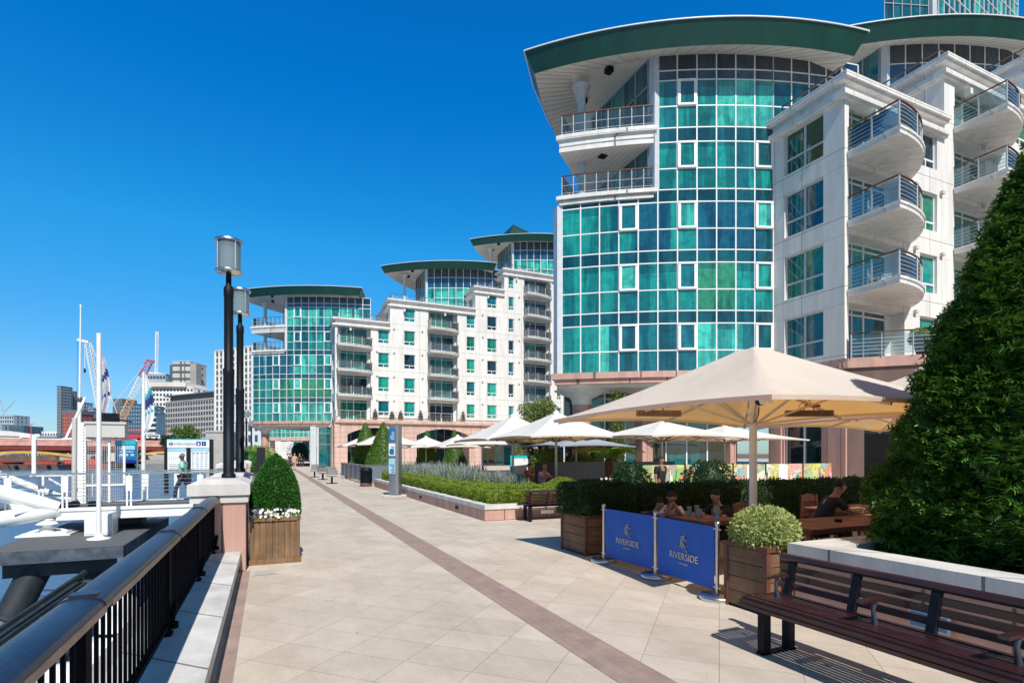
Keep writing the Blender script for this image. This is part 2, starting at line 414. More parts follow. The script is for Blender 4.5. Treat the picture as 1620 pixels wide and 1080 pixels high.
# foliage
leafmat('box_leaf', (.018, .095, .012), (.035, .16, .02), 6, .2)
leafmat('hedge_leaf', (.12, .20, .015), (.27, .35, .05), 3, .3, fine=40)
leafmat('yew_leaf', (.018, .066, .010), (.082, .205, .028), 2.2, .15, .42, fine=14, spec=.3)
leafmat('tree_leaf', (.09, .16, .025), (.17, .25, .06), 1.5, .3)
leafmat('cone_leaf', (.045, .125, .014), (.11, .20, .03), 3, .25, fine=40)
leafmat('olive_leaf', (.16, .21, .05), (.28, .33, .12), 1.5, .35)
leafmat('dark_leaf', (.008, .030, .010), (.02, .055, .016), 3, .2)
leafmat('lavender_leaf', (.15, .24, .13), (.26, .33, .22), 3, .2)
leafmat('fern_leaf', (.10, .24, .03), (.22, .40, .06), 3, .4)
leafmat('variegated', (.80, .76, .42), (.24, .34, .07), 30, .25, fine=50)
mat('lavender_flower', (.36, .36, .43), .8, var=.2); mat('white_petal', (.85, .82, .85), .7, var=.08); mat('purple_petal', (.10, .07, .22), .7, var=.2)
mat('bark', (.10, .07, .05), .9, var=.3, ns=8, bmp=.4); mat('fern_trunk', (.14, .06, .03), .95, var=.4, ns=20, bmp=.6)
mat('soil', (.05, .03, .02), .95)
mat('blue_canvas', (.0, .10, .50), .55, var=.1, ns=2, bmp=.1)
mat('gold_print', (.62, .56, .42), .6, var=.1); mat('red_paint', (.5, .06, .05), .5, var=.2)
mat('sign_blue', (.01, .16, .42), .4); mat('sign_teal', (.02, .48, .55), .4); mat('sign_white', (.8,.82,.84), .4, var=.03); mat('print_navy', (.01,.03,.20), .4); mat('print_grey', (.16,.18,.22), .5)
mat('print_sky', (.35,.62,.75), .4, var=.1)
mat('bridge_pink', (.58, .33, .28), .7, var=.3, ns=.4); mat('bridge_red', (.20, .035, .035), .55, var=.2, ns=.6); mat('bridge_dark', (.03, .03, .045), .6, var=.3, ns=.4); mat('bridge_yellow', (.62, .40, .10), .6, var=.2, ns=.3)
mat('quay_brown', (.16, .10, .08), .9, var=.4, ns=.3)
mat('dark_timber_deck', (.10, .105, .11), .75, var=.35, ns=2.5, bmp=.3, stretch=(1,6,1), fine=30)
mat('pile_dark', (.02, .026, .032), .6, var=.5, ns=2.0, nd=9); mat('pile_grey', (.09, .11, .12), .7, var=.4, ns=2.5)
mat('deck_beam_face', (.06, .075, .10), .8, var=.6, ns=3, nd=9)
mat('handrail_blue', (.014, .018, .036), .38, metal=.0, var=.5, ns=3, coat=.14, nd=9, spec=.35); MATS['handrail_blue'].node_tree.nodes['Principled BSDF'].inputs['Coat Roughness'].default_value = .22
mat('bronze_edge', (.22, .16, .13), .4, metal=.5, var=.3, ns=8)
mat('plaque_glass', (.08, .22, .42), .15, var=.1)
for n_, c_ in dict(far_grey=(.55,.53,.50), far_cream=(.72,.66,.58), far_dark=(.13,.16,.19), far_blue=(.06,.13,.20), far_red=(.42,.12,.10), far_white=(.78,.78,.77), far_glass=(.05,.11,.16), far_pale=(.38,.48,.58), far_win=(.07,.09,.11), far_brown=(.34,.32,.31), crane_white=(.75,.75,.72), crane_red=(.55,.05,.08), crane_yellow=(.75,.42,.15)).items():
    mat(n_, c_, .6, var=.12, ns=.15)
for n_ in ('far_glass', 'far_blue'):
    MATS[n_].node_tree.nodes['Principled BSDF'].inputs['Roughness'].default_value = .25
# mural: painted swirls of bright colours
m, N, L, B = newmat('mural_paint')
v = coords(N, L, (1,1,1)); wn = noise(N, L, v, 1.3, 2)
vo = N.new('ShaderNodeTexVoronoi'); vo.inputs['Scale'].default_value = 2.6
ad = N.new('ShaderNodeVectorMath'); ad.operation = 'ADD'; L.new(v, ad.inputs[0]); cx = N.new('ShaderNodeCombineXYZ'); sm = N.new('ShaderNodeMath'); sm.operation='MULTIPLY'; sm.inputs[1].default_value=2.4; L.new(wn, sm.inputs[0]); L.new(sm.outputs[0], cx.inputs[0]); L.new(sm.outputs[0], cx.inputs[2]); L.new(cx.outputs[0], ad.inputs[1]); L.new(ad.outputs[0], vo.inputs['Vector'])
hs = N.new('ShaderNodeSeparateColor'); L.new(vo.outputs['Color'], hs.inputs[0])
cc = ramp(N, L, hs.outputs[0], [(.0,(.72,.08,.05)),(.15,(.85,.55,.04)),(.3,(.08,.42,.12)),(.45,(.75,.75,.62)),(.6,(.04,.35,.45)),(.72,(.8,.25,.35)),(.85,(.35,.6,.12)),(1.,(.8,.62,.1))])
vo2 = N.new('ShaderNodeTexVoronoi'); vo2.feature = 'DISTANCE_TO_EDGE'; vo2.inputs['Scale'].default_value = 2.6; L.new(ad.outputs[0], vo2.inputs['Vector'])
cc = mix(N, L, ramp(N, L, vo2.outputs['Distance'], [(.012, 1.), (.03, 0.)]), cc, (.05,.06,.05))
cc = mix(N, L, .35, cc, ramp(N, L, noise(N, L, v, 6, 4), [(.35,(.05,.25,.12)),(.5,(.7,.6,.3)),(.65,(.7,.15,.25))]))
L.new(cc, B.inputs['Base Color']); B.inputs['Roughness'].default_value = .6
# ================================================================ the riverside apartment blocks
CT, CS = 9.83, 32.1
def arc(phi, r=30., dt=0., ds=0.):
    a = rad(phi); return (CT+dt-r*math.sin(a), CS+ds-r*math.cos(a))
PC = dict(bright=(.05,.46,.38), mid=(.010,.28,.25), dark=(.006,.14,.17), vdark=(.004,.026,.04), green=(.03,.24,.13), dgreen=(.006,.085,.045), sp=(.004,.085,.105), blue=(.006,.10,.165))
def vary(c, a=.12):
    k = 1+R.uniform(-a, a); return tuple(x*k for x in c)
def offset_poly(P, d):
    n = len(P); out = []
    for i in range(n):
        a, b, c = Vector(P[i-1]), Vector(P[i]), Vector(P[(i+1) % n])
        e1 = (b-a).normalized(); e2 = (c-b).normalized()
        n1 = Vector((-e1.y, e1.x)); n2 = Vector((-e2.y, e2.x)); m_ = (n1+n2)
        if m_.length < .3: m_ = n1
        m_.normalize(); k = min(1/max(.45, m_.dot(n1)), 2.)
        out.append(tuple(b+m_*d*k))
    return out
def curtain(parent, phis, rows, dt=0, ds=0, mode=0, storey=None, openers=(), name='glazing', white=True, state=None):
    """curved curtain wall: one pane per cell, white mullions, opening lights as parts"""
    g = M(); mu = M()
    n = len(phis)-1; st = {}; fr_ = {}
    for i in range(n):
        p, q = arc(phis[i], 30.05, dt, ds), arc(phis[i+1], 30.05, dt, ds)
        for (z0, z1, kind, k) in rows:
            if kind == 's': c = vary(PC['sp'], .2)
            elif kind == 'top': c = vary((.006,.022,.04) if i % 2 else (.008,.035,.065), .4)
            elif kind == 'blue': c = vary((.01,.07,.14), .2)
            else:
                key = (i, k)
                if key not in st:
                    prev = st.get((i-1, k))
                    if prev and R.random() < .5: st[key] = prev
                    else:
                        if state and state.get(k): st[key] = R.choice(state[k])
                        else: st[key] = R.choice(['bright','mid','mid','dark','mid','bright','dark'])
                    fr_[key] = (R.random(), R.uniform(.3,.7), R.choice(['bright','dark','mid','dark']), R.uniform(.62,.82))
                c = vary(PC[st[key]], .08); sp_ = fr_[key]
                if kind == 'l': c = sc3(c, .85)
                if sp_[0] < .32:      # curtain drawn over part of the pane
                    mp_ = (p[0]+(q[0]-p[0])*sp_[1], p[1]+(q[1]-p[1])*sp_[1]); c2 = vary(PC[sp_[2]], .08)
                    g.quad((*p, z0), (*mp_, z0), (*mp_, z1), (*p, z1), 0, c); g.quad((*mp_, z0), (*q, z0), (*q, z1), (*mp_, z1), 0, c2); continue
                if sp_[0] > .55 and kind == 't':      # slab's shade above the blind, put into the top band's colour
                    zm = z0+(z1-z0)*sp_[3]; g.quad((*p, z0), (*q, z0), (*q, zm), (*p, zm), 0, c); g.quad((*p, zm), (*q, zm), (*q, z1), (*p, z1), 0, tuple(a*.45+b*.25 for a, b in zip(c, PC['dark']))); continue
            g.quad((*p, z0), (*q, z0), (*q, z1), (*p, z1), 0, c)
    zs = sorted({r[0] for r in rows} | {r[1] for r in rows})
    for i in range(n+1):
        p = Vector((*arc(phis[i], 30.0, dt, ds), 0)); a = rad(phis[i]); out = Vector((math.sin(a), math.cos(a), 0))
        mu.beam(p+Vector((0,0,zs[0])), p+Vector((0,0,zs[-1])), .06, .14, up=out)  # distance haze of these far towers is put into the far_pale colour
    for z in zs:
        for i in range(n):
            p, q = arc(phis[i], 30.0, dt, ds), arc(phis[i+1], 30.0, dt, ds)
            mu.beam((*p, z), (*q, z), .12, .055)
    g.obj(name, 'tinted_glass', parent); mu.obj('mullions', 'white_frame', parent)
    for (i, z0, z1) in openers:
        w = M(); p, q = Vector((*arc(phis[i]-.06, 30.09, dt, ds), 0)), Vector((*arc(phis[i+1]+.06, 30.09, dt, ds), 0))
        up = Vector((0,0,1)); d = (q-p)
        a0, a1 = p+up*(z0+.05), q+up*(z0+.05); b0, b1 = p+up*(z1-.05), q+up*(z1-.05)
        for s, e in ((a0,a1),(b0,b1)): w.beam(s, e, .14, .10)
        for s, e in ((a0,b0),(a1,b1)): w.beam(s+d*.06*(1 if s is a0 else -1), e+d*.06*(1 if s is a0 else -1), .10, .14, up=d)
        wo = w.obj('opening_window', 'white_frame', parent)
        pn = M(); pn.quad(a0-Vector((0,.012,0)), a1-Vector((0,.012,0)), b1-Vector((0,.012,0)), b0-Vector((0,.012,0)), 0, vary(PC[R.choice(['mid','dark','bright'])]))
        pn.obj('pane', 'tinted_glass', wo)
def flat_glazing(parent, p, q, z0, z1, nx, zs, states=('mid','dark','vdark'), name='glazing', mull=.07, frame='white_frame', out=None):
    g = M(); mu = M(); p, q = Vector((*p, 0)), Vector((*q, 0)); up = Vector((0,0,1)); d = q-p
    o = Vector((d.y, -d.x, 0)).normalized() if out is None else Vector(out)
    lv = [z0]+list(zs)+[z1]
    for i in range(nx):
        a, b = p+d*i/nx, p+d*(i+1)/nx; stt = R.choice(states)
        for k in range(len(lv)-1):
            g.quad(a+up*lv[k], b+up*lv[k], b+up*lv[k+1], a+up*lv[k+1], 0, vary(PC[stt], .2))
    for i in range(nx+1):
        a = p+d*i/nx+o*.03; mu.beam(a+up*z0, a+up*z1, mull, .1, up=o)
    for z in lv: mu.beam(p+up*z+o*.03, q+up*z+o*.03, .1, mull)
    a = g.obj(name, 'tinted_glass', parent); mu.obj('mullions', frame, parent); return a
def railing(parent, pts, h=1.05, post=1.3, cables=4, glass=True, rail='brown_rail', name='balustrade'):
    """posts, cables and handrail following a line of 3-D points; glass screen as its own part"""
    m_ = M(); g = M(); pts = [Vector(p) for p in pts]; up = Vector((0,0,1))
    for si, (a, b) in enumerate(zip(pts, pts[1:])):
        L_ = (b-a).length; k = max(1, round(L_/post))
        for i in range(0 if si == 0 else 1, k+1):
            p = a+(b-a)*i/k; m_.box(p.x-.02, p.x+.02, p.y-.02, p.y+.02, p.z, p.z+h-.03)
        for c in range(cables):
            z = .15+c*(h-.25)/cables; m_.beam(a+up*z, b+up*z, .018, .018)
        m_.beam(a+up*h, b+up*h, .07, .05, 1)
        if glass: g.beam(a+up*(h*.5), b+up*(h*.5), .012, h*.84)
    o = m_.obj(name, ['rail_grey', 'rail_grey' if rail == 'steel' else rail], parent)
    if glass: g.obj('glass_screen', 'balcony_glass', o)
    return o
ROOF = None
def circle3(a, b, c):
    ax, ay = a; bx, by = b; cx_, cy = c
    d = 2*(ax*(by-cy)+bx*(cy-ay)+cx_*(ay-by))
    ux = ((ax*ax+ay*ay)*(by-cy)+(bx*bx+by*by)*(cy-ay)+(cx_*cx_+cy*cy)*(ay-by))/d
    uy = ((ax*ax+ay*ay)*(cx_-bx)+(bx*bx+by*by)*(ax-cx_)+(cx_*cx_+cy*cy)*(bx-ax))/d
    return ux, uy, math.hypot(ax-ux, ay-uy)
def roof(parent, dt, z, right=3.6):
    A_, B_, C_ = (-11.3, 9.1), (-3.6, 3.27), (3.4, 1.1)
    ux, uy, r = circle3(A_, B_, C_)
    a0 = math.atan2(A_[1]-uy, A_[0]-ux); a1 = math.atan2(C_[1]-uy, C_[0]-ux)
    if a0 > 0: a0 -= 2*pi
    front = [(ux+r*math.cos(a0+(a1-a0)*i/22), uy+r*math.sin(a0+(a1-a0)*i/22)) for i in range(23)]
    back = [(right+1.1, 6), (right-.2, 13), (-1.2, 17.6), (-4.6, 16.3), (-7.3, 13.9), (-9.7, 11.3)]
    P = [(x+dt, y) for x, y in front+back]
    bot = offset_poly(P, .45); cxr, cyr = -2.9+dt, 9.6; inn = [(cxr+(x-cxr)*.66, cyr+(y-cyr)*.66) for x, y in P]
    m_ = M(); n = len(P)
    m_.add([(x, y, z) for x, y in P], [tuple(range(n))], 2)
    for i in range(n):
        j = (i+1) % n
        m_.add([(*bot[i], z-.95), (*bot[j], z-.95), (*P[j], z), (*P[i], z)], [(0,1,2,3)], 0)
        m_.add([(*inn[i], z-.32), (*inn[j], z-.32), (*bot[j], z-.95), (*bot[i], z-.95)], [(0,1,2,3)], 1)
    m_.add([(x, y, z-.32) for x, y in inn], [tuple(range(n))[::-1]], 1)
    # slatted soffit: fine dark gaps modelled as thin battens radiating with the eaves
    for i in range(n):
        j = (i+1) % n; kk = max(1, int((Vector(P[j])-Vector(P[i])).length/.42))
        for k in range(kk):
            t = k/kk
            a = Vector(bot[i]).lerp(Vector(bot[j]), t); b = Vector(inn[i]).lerp(Vector(inn[j]), t)
            m_.beam((*a, z-.955), (*b, z-.325), .02, .02, 3)
    ro = m_.obj('roof', ['green_fascia', 'soffit', 'roof_grey', 'grey_frame'], parent)
    e = M()
    for i in range(n):
        j = (i+1) % n; e.beam((*P[i], z+.03), (*P[j], z+.03), .10, .045)
    e.obj('edge_trim', 'white_frame', ro)
    # recessed square soffit lights
    for (lx, ly) in ((-7.0, 7.9), (-6.9, 10.6)):
        if abs(lx) < 9:
            f_ = M(); f_.box(lx+dt-.18, lx+dt+.18, ly-.18, ly+.18, z-.62, z-.38); f_.obj('soffit_light', 'black_metal', ro)
    return ro
def slab(parent, z0, z1, stripes=2, r=30.3, phl=39.9, rail=True, soffit=True):
    front = [arc(phl+(30.2-phl)*i/10, r) for i in range(11)]
    P = front+[(-5.37, 12.6)]
    m_ = M(); hh = (z1-z0)
    if stripes == 1: bands = [(z0, z1, 0)]
    else:
        bands = []; zc = z0
        for i in range(stripes):
            t = hh/stripes; bands += [(zc, zc+t*.72, 0), (zc+t*.72, zc+t, .1)]; zc += t
    for a, b, ins in bands: m_.prism(offset_poly(P, ins+(.12 if a < z0+hh*.4 and stripes > 1 else 0)), a, b, 0)
    Q = offset_poly(P, .2); m_.add([(x, y, z0-.004) for x, y in Q], [tuple(range(len(Q)))[::-1]], 1)
    for k in range(14):     # soffit boarding
        x0 = -9+k*.3; yy = 8.9+(x0+9)*.9
        m_.beam((x0, max(6.6, 9.1-(x0+9.2)*.75), z0-.008), (x0, min(12.3, yy), z0-.008), .015, .012, 2)
    o = m_.obj('balcony', ['fascia_white', 'soffit', 'grey_frame'], parent)
    if rail:
        f2 = [(*arc(39.4+(30.4-39.4)*i/8, 30.08), z1) for i in range(9)]
        railing(o, [(-5.9, 11.6, z1)]+f2, post=1.15, cables=2)
    for (lx, ly) in ((-7.2, 8.2), (-7.3, 10.2)):
        f_ = M(); f_.box(lx-.2, lx+.2, ly-.2, ly+.2, z0-.05, z0-.012); f_.obj('soffit_light', 'black_metal', o)
def bay(parent, seed, thru=False):
    R.seed(seed)
    rows = []
    for k in range(3):
        f = 5.87+3.05*k; rows += [(f, f+1.07, 'l', k), (f+1.07, f+2.42, 't', k), (f+2.42, f+3.05, 's', k)]
    step = (39.4-19.1)/11; ph = [39.4-step*i for i in range(12)]
    op = [(i, 5.87+3.05*k+1.07, 5.87+3.05*k+2.42) for k in range(3) for i in (3, 6, 10)]
    states = {0: ['bright','mid','dark','mid'], 1: ['mid','mid','green','mid'] , 2: ['dark','mid','bright','blue']}
    curtain(parent, ph, rows, openers=op, state=states)
    step = (30.2-19.1)/6; ph = [30.2-step*i for i in range(7)]
    rows = [(15.02,16.07,'l',0),(16.07,17.4,'t',0),(17.4,18.12,'s',0),(18.12,19.2,'l',1),(19.2,20.5,'t',1),(20.5,21.0,'blue',1),(21.0,21.86,'top',1)]
    curtain(parent, ph, rows, openers=[(1,16.07,17.4),(1,19.2,20.5),(5,16.07,17.4)], state={0:['mid','dark','mid'],1:['bright','bright','mid']})
    ph = [19.1-step*i for i in range(6)]
    curtain(parent, ph, [(18.5,19.2,'l',1),(19.2,20.5,'t',1),(20.5,21.0,'blue',1),(21.0,21.86,'top',1)], state={1:['mid','bright','dark']})
    w = M()
    p = arc(39.7, 30.02); w.box(p[0]-.17, p[0]+.2, p[1]-.1, p[1]+.3, 5.87, 14.6)
    p = arc(30.35, 30.05); w.box(p[0]-.16, p[0]+.13, p[1]-.1, p[1]+.35, 15.05, 21.86)
    w.obj('corner_post', 'column_grey', parent)
    flat_glazing(parent, (-5.45, 11.9), (-5.45, 6.6), 15.05, 21.86, 5, (16.1, 17.4, 18.15, 19.2, 20.5), ('dark','mid','vdark'), frame='grey_frame')
    # flank and back of the lens-shaped plan
    a = Vector(arc(39.9, 29.8)); b = a+Vector((.8, .737))*7
    flat_glazing(parent, tuple(b), tuple(a), 5.87, 14.6, 6, (8.9, 12.0), frame='grey_frame')
    slab(parent, 17.35, 18.25, 3); slab(parent, 14.62, 15.1, 2)
    # floor plate rim over the ground floor
    front = [arc(40.3+(19.0-40.3)*i/18, 30.45) for i in range(19)]
    P = front+[(.0, 16.), (-3.4, 15.2), (-8, 11)]
    rim = M(); rim.prism(P, 5.55, 5.86, 0); rim.prism(offset_poly(P, .12), 5.3, 5.55, 0); rim.prism(offset_poly(P, .3), 5.1, 5.3, 1)
    rim.obj('floor_rim', ['pink_granite', 'soffit'], parent)
    c = M(); c.lathe([(.5,0),(.5,4.35)], (-7.8,9.3,0), 20, 0); c.lathe([(.5,4.35),(.53,4.4),(.55,4.62),(.62,4.7),(1.5,5.1)], (-7.8,9.3,0), 20, 1)
    c.obj('column', ['pink_granite', 'fascia_white'], parent)
    c = M(); c.tube([(-7.8,9.3,15.1),(-7.8,9.3,21.1)], .21, 14); c.lathe([(.21,0),(.24,.25),(.34,.5),(.5,.7)], (-7.8,9.3,20.75), 14)
    c.obj('roof_column', 'column_grey', parent)
    return
def holed(g, t0, t1, z0, par, holes, depth=.22, mi=0, mr=0, axis=0, fix=0., sgn=1):
    """wall in the (t, z) plane with rectangular holes and reveals; par(t) gives the parapet height"""
    ts = sorted({t0, t1} | {h[0] for h in holes} | {h[1] for h in holes} | {s for s, _ in par if t0 < s < t1})
    zs = sorted({z0} | {h[2] for h in holes} | {h[3] for h in holes} | {p for _, p in par})
    def top(t):
        r = par[0][1]
        for s, p in par:
            if t >= s-1e-6: r = p
        return r
    P = (lambda t, s, z: (t, fix+s, z)) if axis == 0 else (lambda t, s, z: (fix+s, t, z))
    for a, b in zip(ts, ts[1:]):
        mt = (a+b)/2; run = None
        for c, d in zip(zs, zs[1:]):
            mz = (c+d)/2
            solid = mz < top(mt) and not any(h[0] < mt < h[1] and h[2] < mz < h[3] for h in holes)
            if solid:
                q = [P(a,0,c), P(b,0,c), P(b,0,d), P(a,0,d)]
                g.quad(*(q if axis == 0 else q[::-1]), mi)
    for (a, b, c, d, *rest) in holes:
        dp = rest[0] if rest else depth
        g.quad(P(a,0,c), P(a,dp,c), P(a,dp,d), P(a,0,d), mr); g.quad(P(b,0,c), P(b,0,d), P(b,dp,d), P(b,dp,c), mr)
        g.quad(P(a,0,d), P(a,dp,d), P(b,dp,d), P(b,0,d), mr); g.quad(P(a,0,c), P(b,0,c), P(b,dp,c), P(a,dp,c), mr)
WMESH = {}
def win_mesh(w, h, kind, st, split=True):
    key = (round(w,2), round(h,2), kind, st)
    if key in WMESH: return WMESH[key]
    f = M(); t = .06
    f.box(0,w,0,.08,0,t); f.box(0,w,0,.08,h-t,h); f.box(0,t,0,.08,t,h-t); f.box(w-t,w,0,.08,t,h-t)
    if kind == 'std':
        f.box(t,w-t,0,.08,.42,.5); f.box(w/2-.03,w/2+.03,0,.08,t,.42)
    elif kind == 'quad':
        f.box(t,w-t,0,.08,.70,.79); f.box(w/2-.05,w/2+.05,0,.08,t,.70); f.box(w/2-.05,w/2+.05,0,.08,.79,h-t)
    elif kind == 'door':
        f.box(w/2-.05,w/2+.05,0,.08,t,h-t); f.box(w*.25-.03,w*.25+.03,0,.08,t,h-t) if w > 3 else None
        f.box(t,w-t,0,.08,2.15,2.22)
    p = M(); c1 = PC[st]
    if kind == 'std':
        p.quad((t,.05,t),(w-t,.05,t),(w-t,.05,.42),(t,.05,.42),0,sc3(c1,.7)); p.quad((t,.05,.5),(w-t,.05,.5),(w-t,.05,h-t),(t,.05,h-t),0,c1)
    else:
        p.quad((t,.05,t),(w/2,.05,t),(w/2,.05,h-t),(t,.05,h-t),0,c1); p.quad((w/2,.05,t),(w-t,.05,t),(w-t,.05,h-t),(w/2,.05,h-t),0,sc3(c1,R.uniform(.5,1)))
    WMESH[key] = (f.mesh('window_frame', ['column_grey' if kind == 'quad' else 'white_frame']), p.mesh('pane', ['tinted_glass'])); return WMESH[key]
def add_window(parent, loc, w, h, kind='std', st=None, rz=0., name='window'):
    st = st or R.choice(['green2','mid','mid','dark','bright2','vdark'])
    a, b = win_mesh(w, h, kind, st)
    o = bpy.data.objects.new(name, a); COL.objects.link(o); o.parent = parent; o.location = loc; o.rotation_euler = (0,0,rz)
    p = bpy.data.objects.new('pane', b); COL.objects.link(p); p.parent = o
PC['green2'] = (.008, .20, .12); PC['bright2'] = (.015, .36, .25)
def balcony_shape(w, dp, th=.26):
    """outline: straight left side, bowed front sweeping back to the wall on the right"""
    P = [(0, 0), (.0, -dp)]
    for i in range(1, 11):
        a = i/10; c = (w*.66, -dp*.98)
        P.append((2*a*(1-a)*c[0]+a*a*w, (1-a)**2*-dp+2*a*(1-a)*c[1]))
    return P
BMESH = {}
def add_balcony(parent, t0, z, w, dp, plants=False):
    key = (w, dp)
    P = balcony_shape(w, dp)
    if key not in BMESH:
        s = M(); s.prism(P, -.30, 0, 0, None); s.prism(offset_poly(P, -.05), -.12, -.02, 0); BMESH[key] = s.mesh('balcony', ['fascia_white'])
        rr = M(); g = M(); up = Vector((0,0,1)); L2 = [Vector((x+.06 if i < 2 else x-.06, y+.06, 0)) for i, (x, y) in enumerate(P)]
        for i, (a, b) in enumerate(zip(L2, L2[1:])):
            for c in range(5): rr.beam(a+up*(.14+c*.17), b+up*(.14+c*.17), .016, .016)
            rr.beam(a+up*1.05, b+up*1.05, .07, .045, 1)
            g.beam(a+up*.5, b+up*.5, .012, .86)
        for i in (0, 1, 4, 7, 11):
            p = L2[min(i, len(L2)-1)]; rr.box(p.x-.028, p.x+.028, p.y-.028, p.y+.028, 0, 1.03)
        p = L2[0].lerp(L2[1], .5); rr.box(p.x-.028, p.x+.028, p.y-.028, p.y+.028, 0, 1.03)
        BMESH[key, 'r'] = rr.mesh('balustrade', ['rail_grey', 'brown_rail']); BMESH[key, 'g'] = g.mesh('glass_screen', ['balcony_glass'])
    o = bpy.data.objects.new('balcony', BMESH[key]); COL.objects.link(o); o.parent = parent; o.location = (t0, -.002, z)
    for nm, k in (('balustrade', 'r'), ('glass_screen', 'g')):
        c = bpy.data.objects.new(nm, BMESH[key, k]); COL.objects.link(c); c.parent = o
def cornice(g, a, b, z, axis=0, fix=0.):
    for (o, z0, z1) in ((.34, z-.22, z), (.22, z-.34, z-.22), (.26, z-.95, z-.74), (.16, z-1.05, z-.95)):
        if axis == 0: g.box(a, b, fix-o, fix+.3, z0, z1)
        else: g.box(fix-o, fix+.3, a, b, z0, z1)
def wing(parent, par, tmax, wins, bals, z0=5.95, left_windows=True, bal_dp=2.2, seed=3, zbal0=1, d=3.9):
    R.seed(seed)
    def top(t):
        r = par[0][1]
        for s, p in par:
            if t >= s-1e-6: r = p
        return r
    g = M(); holes = []
    fl = lambda k: 5.95+3.05*k
    for (a, b) in wins:
        for k in range(9):
            z = fl(k)+.6
            if z+2.0 > top((a+b)/2)-.35: break
            holes.append((a, b, z, z+1.85)); add_window(parent, (a, .13, z), b-a, 1.85)
    for (a, b) in bals:
        for k in range(9):
            z = fl(k)
            if z+2.9 > top((a+b)/2)-.05: break
            holes.append((a, b, z+.03, z+2.5, .75)); add_window(parent, (a+.35, .65, z+.03), b-a-.7, 2.47, 'door', R.choice(['dark','green2','mid','vdark','dark']), name='balcony_door')
            g.box(a+.002, a+.34, .63, .745, z+.04, z+2.49); g.box(b-.34, b-.002, .63, .745, z+.04, z+2.49)
            g.quad((a,.748,z+.03),(b,.748,z+.03),(b,.748,z+2.5),(a,.748,z+2.5))
            if k >= zbal0: add_balcony(parent, a-.12, z, b-a+(.6 if bal_dp > 2 else .4), bal_dp)
    holed(g, 0, tmax, z0, par, holes)
    lh = []
    if left_windows:
        for k in range(4): lh.append((1.0, 3.06, fl(k)+.28, fl(k)+2.38))
        for h in lh: add_window(parent, (.13, h[1], h[2]), 2.06, 2.1, 'quad', R.choice(['dgreen','dark','green2']), rz=-pi/2)
    holed(g, 0, d, z0, [(0, par[0][1])], lh, axis=1)
    segs = par+[(tmax, 0)]
    for i in range(len(par)):
        a, zt = segs[i]; b = segs[i+1][0]
        if i == 0: a = 0
        cornice(g, a-.34 if i == 0 else a-.34, b+(.0 if i < len(par)-1 else 0), zt)
        cornice(g, .3, d, zt, axis=1, fix=a)
        if i > 0:
            zl = par[i-1][1]
            wh = (1.2, 2.6, zt-2.55, zt-1.25)
            holed(g, 0, d+6, zl-.4, [(0, zt)], [wh], axis=1, fix=a)
            add_window(parent, (a+.13, wh[1], wh[2]), 1.4, 1.3, 'quad', 'dark', rz=-pi/2)
        g.box(a+.01, b-.01, .3, 9, zt-.5, zt-.32)
        # drain boxes under the cornice
        for x in np.arange(a+1.7, b-.5, 5.4): g.box(x, x+.22, -.3, -.01, zt-1.5, zt-1.2)
    wl = g.obj('wall', 'white_cladding', parent)
    for i in range(len(par)):
        a, zt = segs[i]; b = segs[i+1][0]; a = a if i else 0
        railing(parent, [(a+.45, d-.2, zt), (a+.45, .45, zt), (b-.1, .45, zt)], h=.8, post=1.8, cables=2, glass=False, rail='brown_rail', name='roof_balustrade')
    vm = M(); vm.box(0, .22, -.16, 0, 0, .15); vme = vm.mesh('wall_vent', ['far_grey'])
    for (x, k) in [(x, k) for x in ((4.95,) + ((7.1, 10.8, 19.2, 24.7) if tmax > 25 else (7.9,))) for k in range(1, 7)]:
        if fl(k) < top(x)-1: vo_ = bpy.data.objects.new('wall_vent', vme); COL.objects.link(vo_); vo_.parent = parent; vo_.location = (x, 0, fl(k)-.55)
    return wl
def crown(parent, dt, zb, zt, seed, balc=True):
    R.seed(seed); n = 10; st = (30.2-10.5)/n; ph = [30.2-st*i for i in range(n+1)]; h = zt-zb
    rows = [(zb, zb+h*.16, 'l', 0), (zb+h*.16, zb+h*.36, 't', 0), (zb+h*.36, zb+h*.58, 't', 1), (zb+h*.58, zb+h*.8, 'blue', 1), (zb+h*.8, zt, 'top', 1)]
    curtain(parent, ph, rows, dt=dt, state={0: ['mid','bright','mid','dark'], 1: ['bright','mid','mid']}, name='penthouse_glazing')
    flat_glazing(parent, (-5.4+dt, 12), (-5.4+dt, 6.6), zb, zt, 5, (zb+h*.3, zb+h*.6), ('dark','vdark','mid'), frame='grey_frame')
    p = arc(30.35, 30.05, dt); w = M(); w.box(p[0]-.16, p[0]+.13, p[1]-.1, p[1]+.3, zb, zt); w.obj('corner_post', 'column_grey', parent)
    c = M(); c.tube([(-7.8+dt,9.3,zb),(-7.8+dt,9.3,zt-.7)], .21, 12); c.lathe([(.21,0),(.24,.25),(.34,.5),(.5,.7)], (-7.8+dt,9.3,zt-1.1), 12); c.obj('roof_column', 'column_grey', parent)
    if balc:
        f = [arc(39.9-.97*i, 30.3, dt) for i in range(11)]+[(-5.37+dt, 12.6)]
        s = M(); s.prism(f, zb-.6, zb+.05); b = s.obj('balcony', 'fascia_white', parent)
        railing(b, [(*p_, zb+.05) for p_ in [(-5.9+dt, 11.6)]+[arc(39.4-1.1*i, 30.08, dt) for i in range(9)]], post=1.3, cables=2)
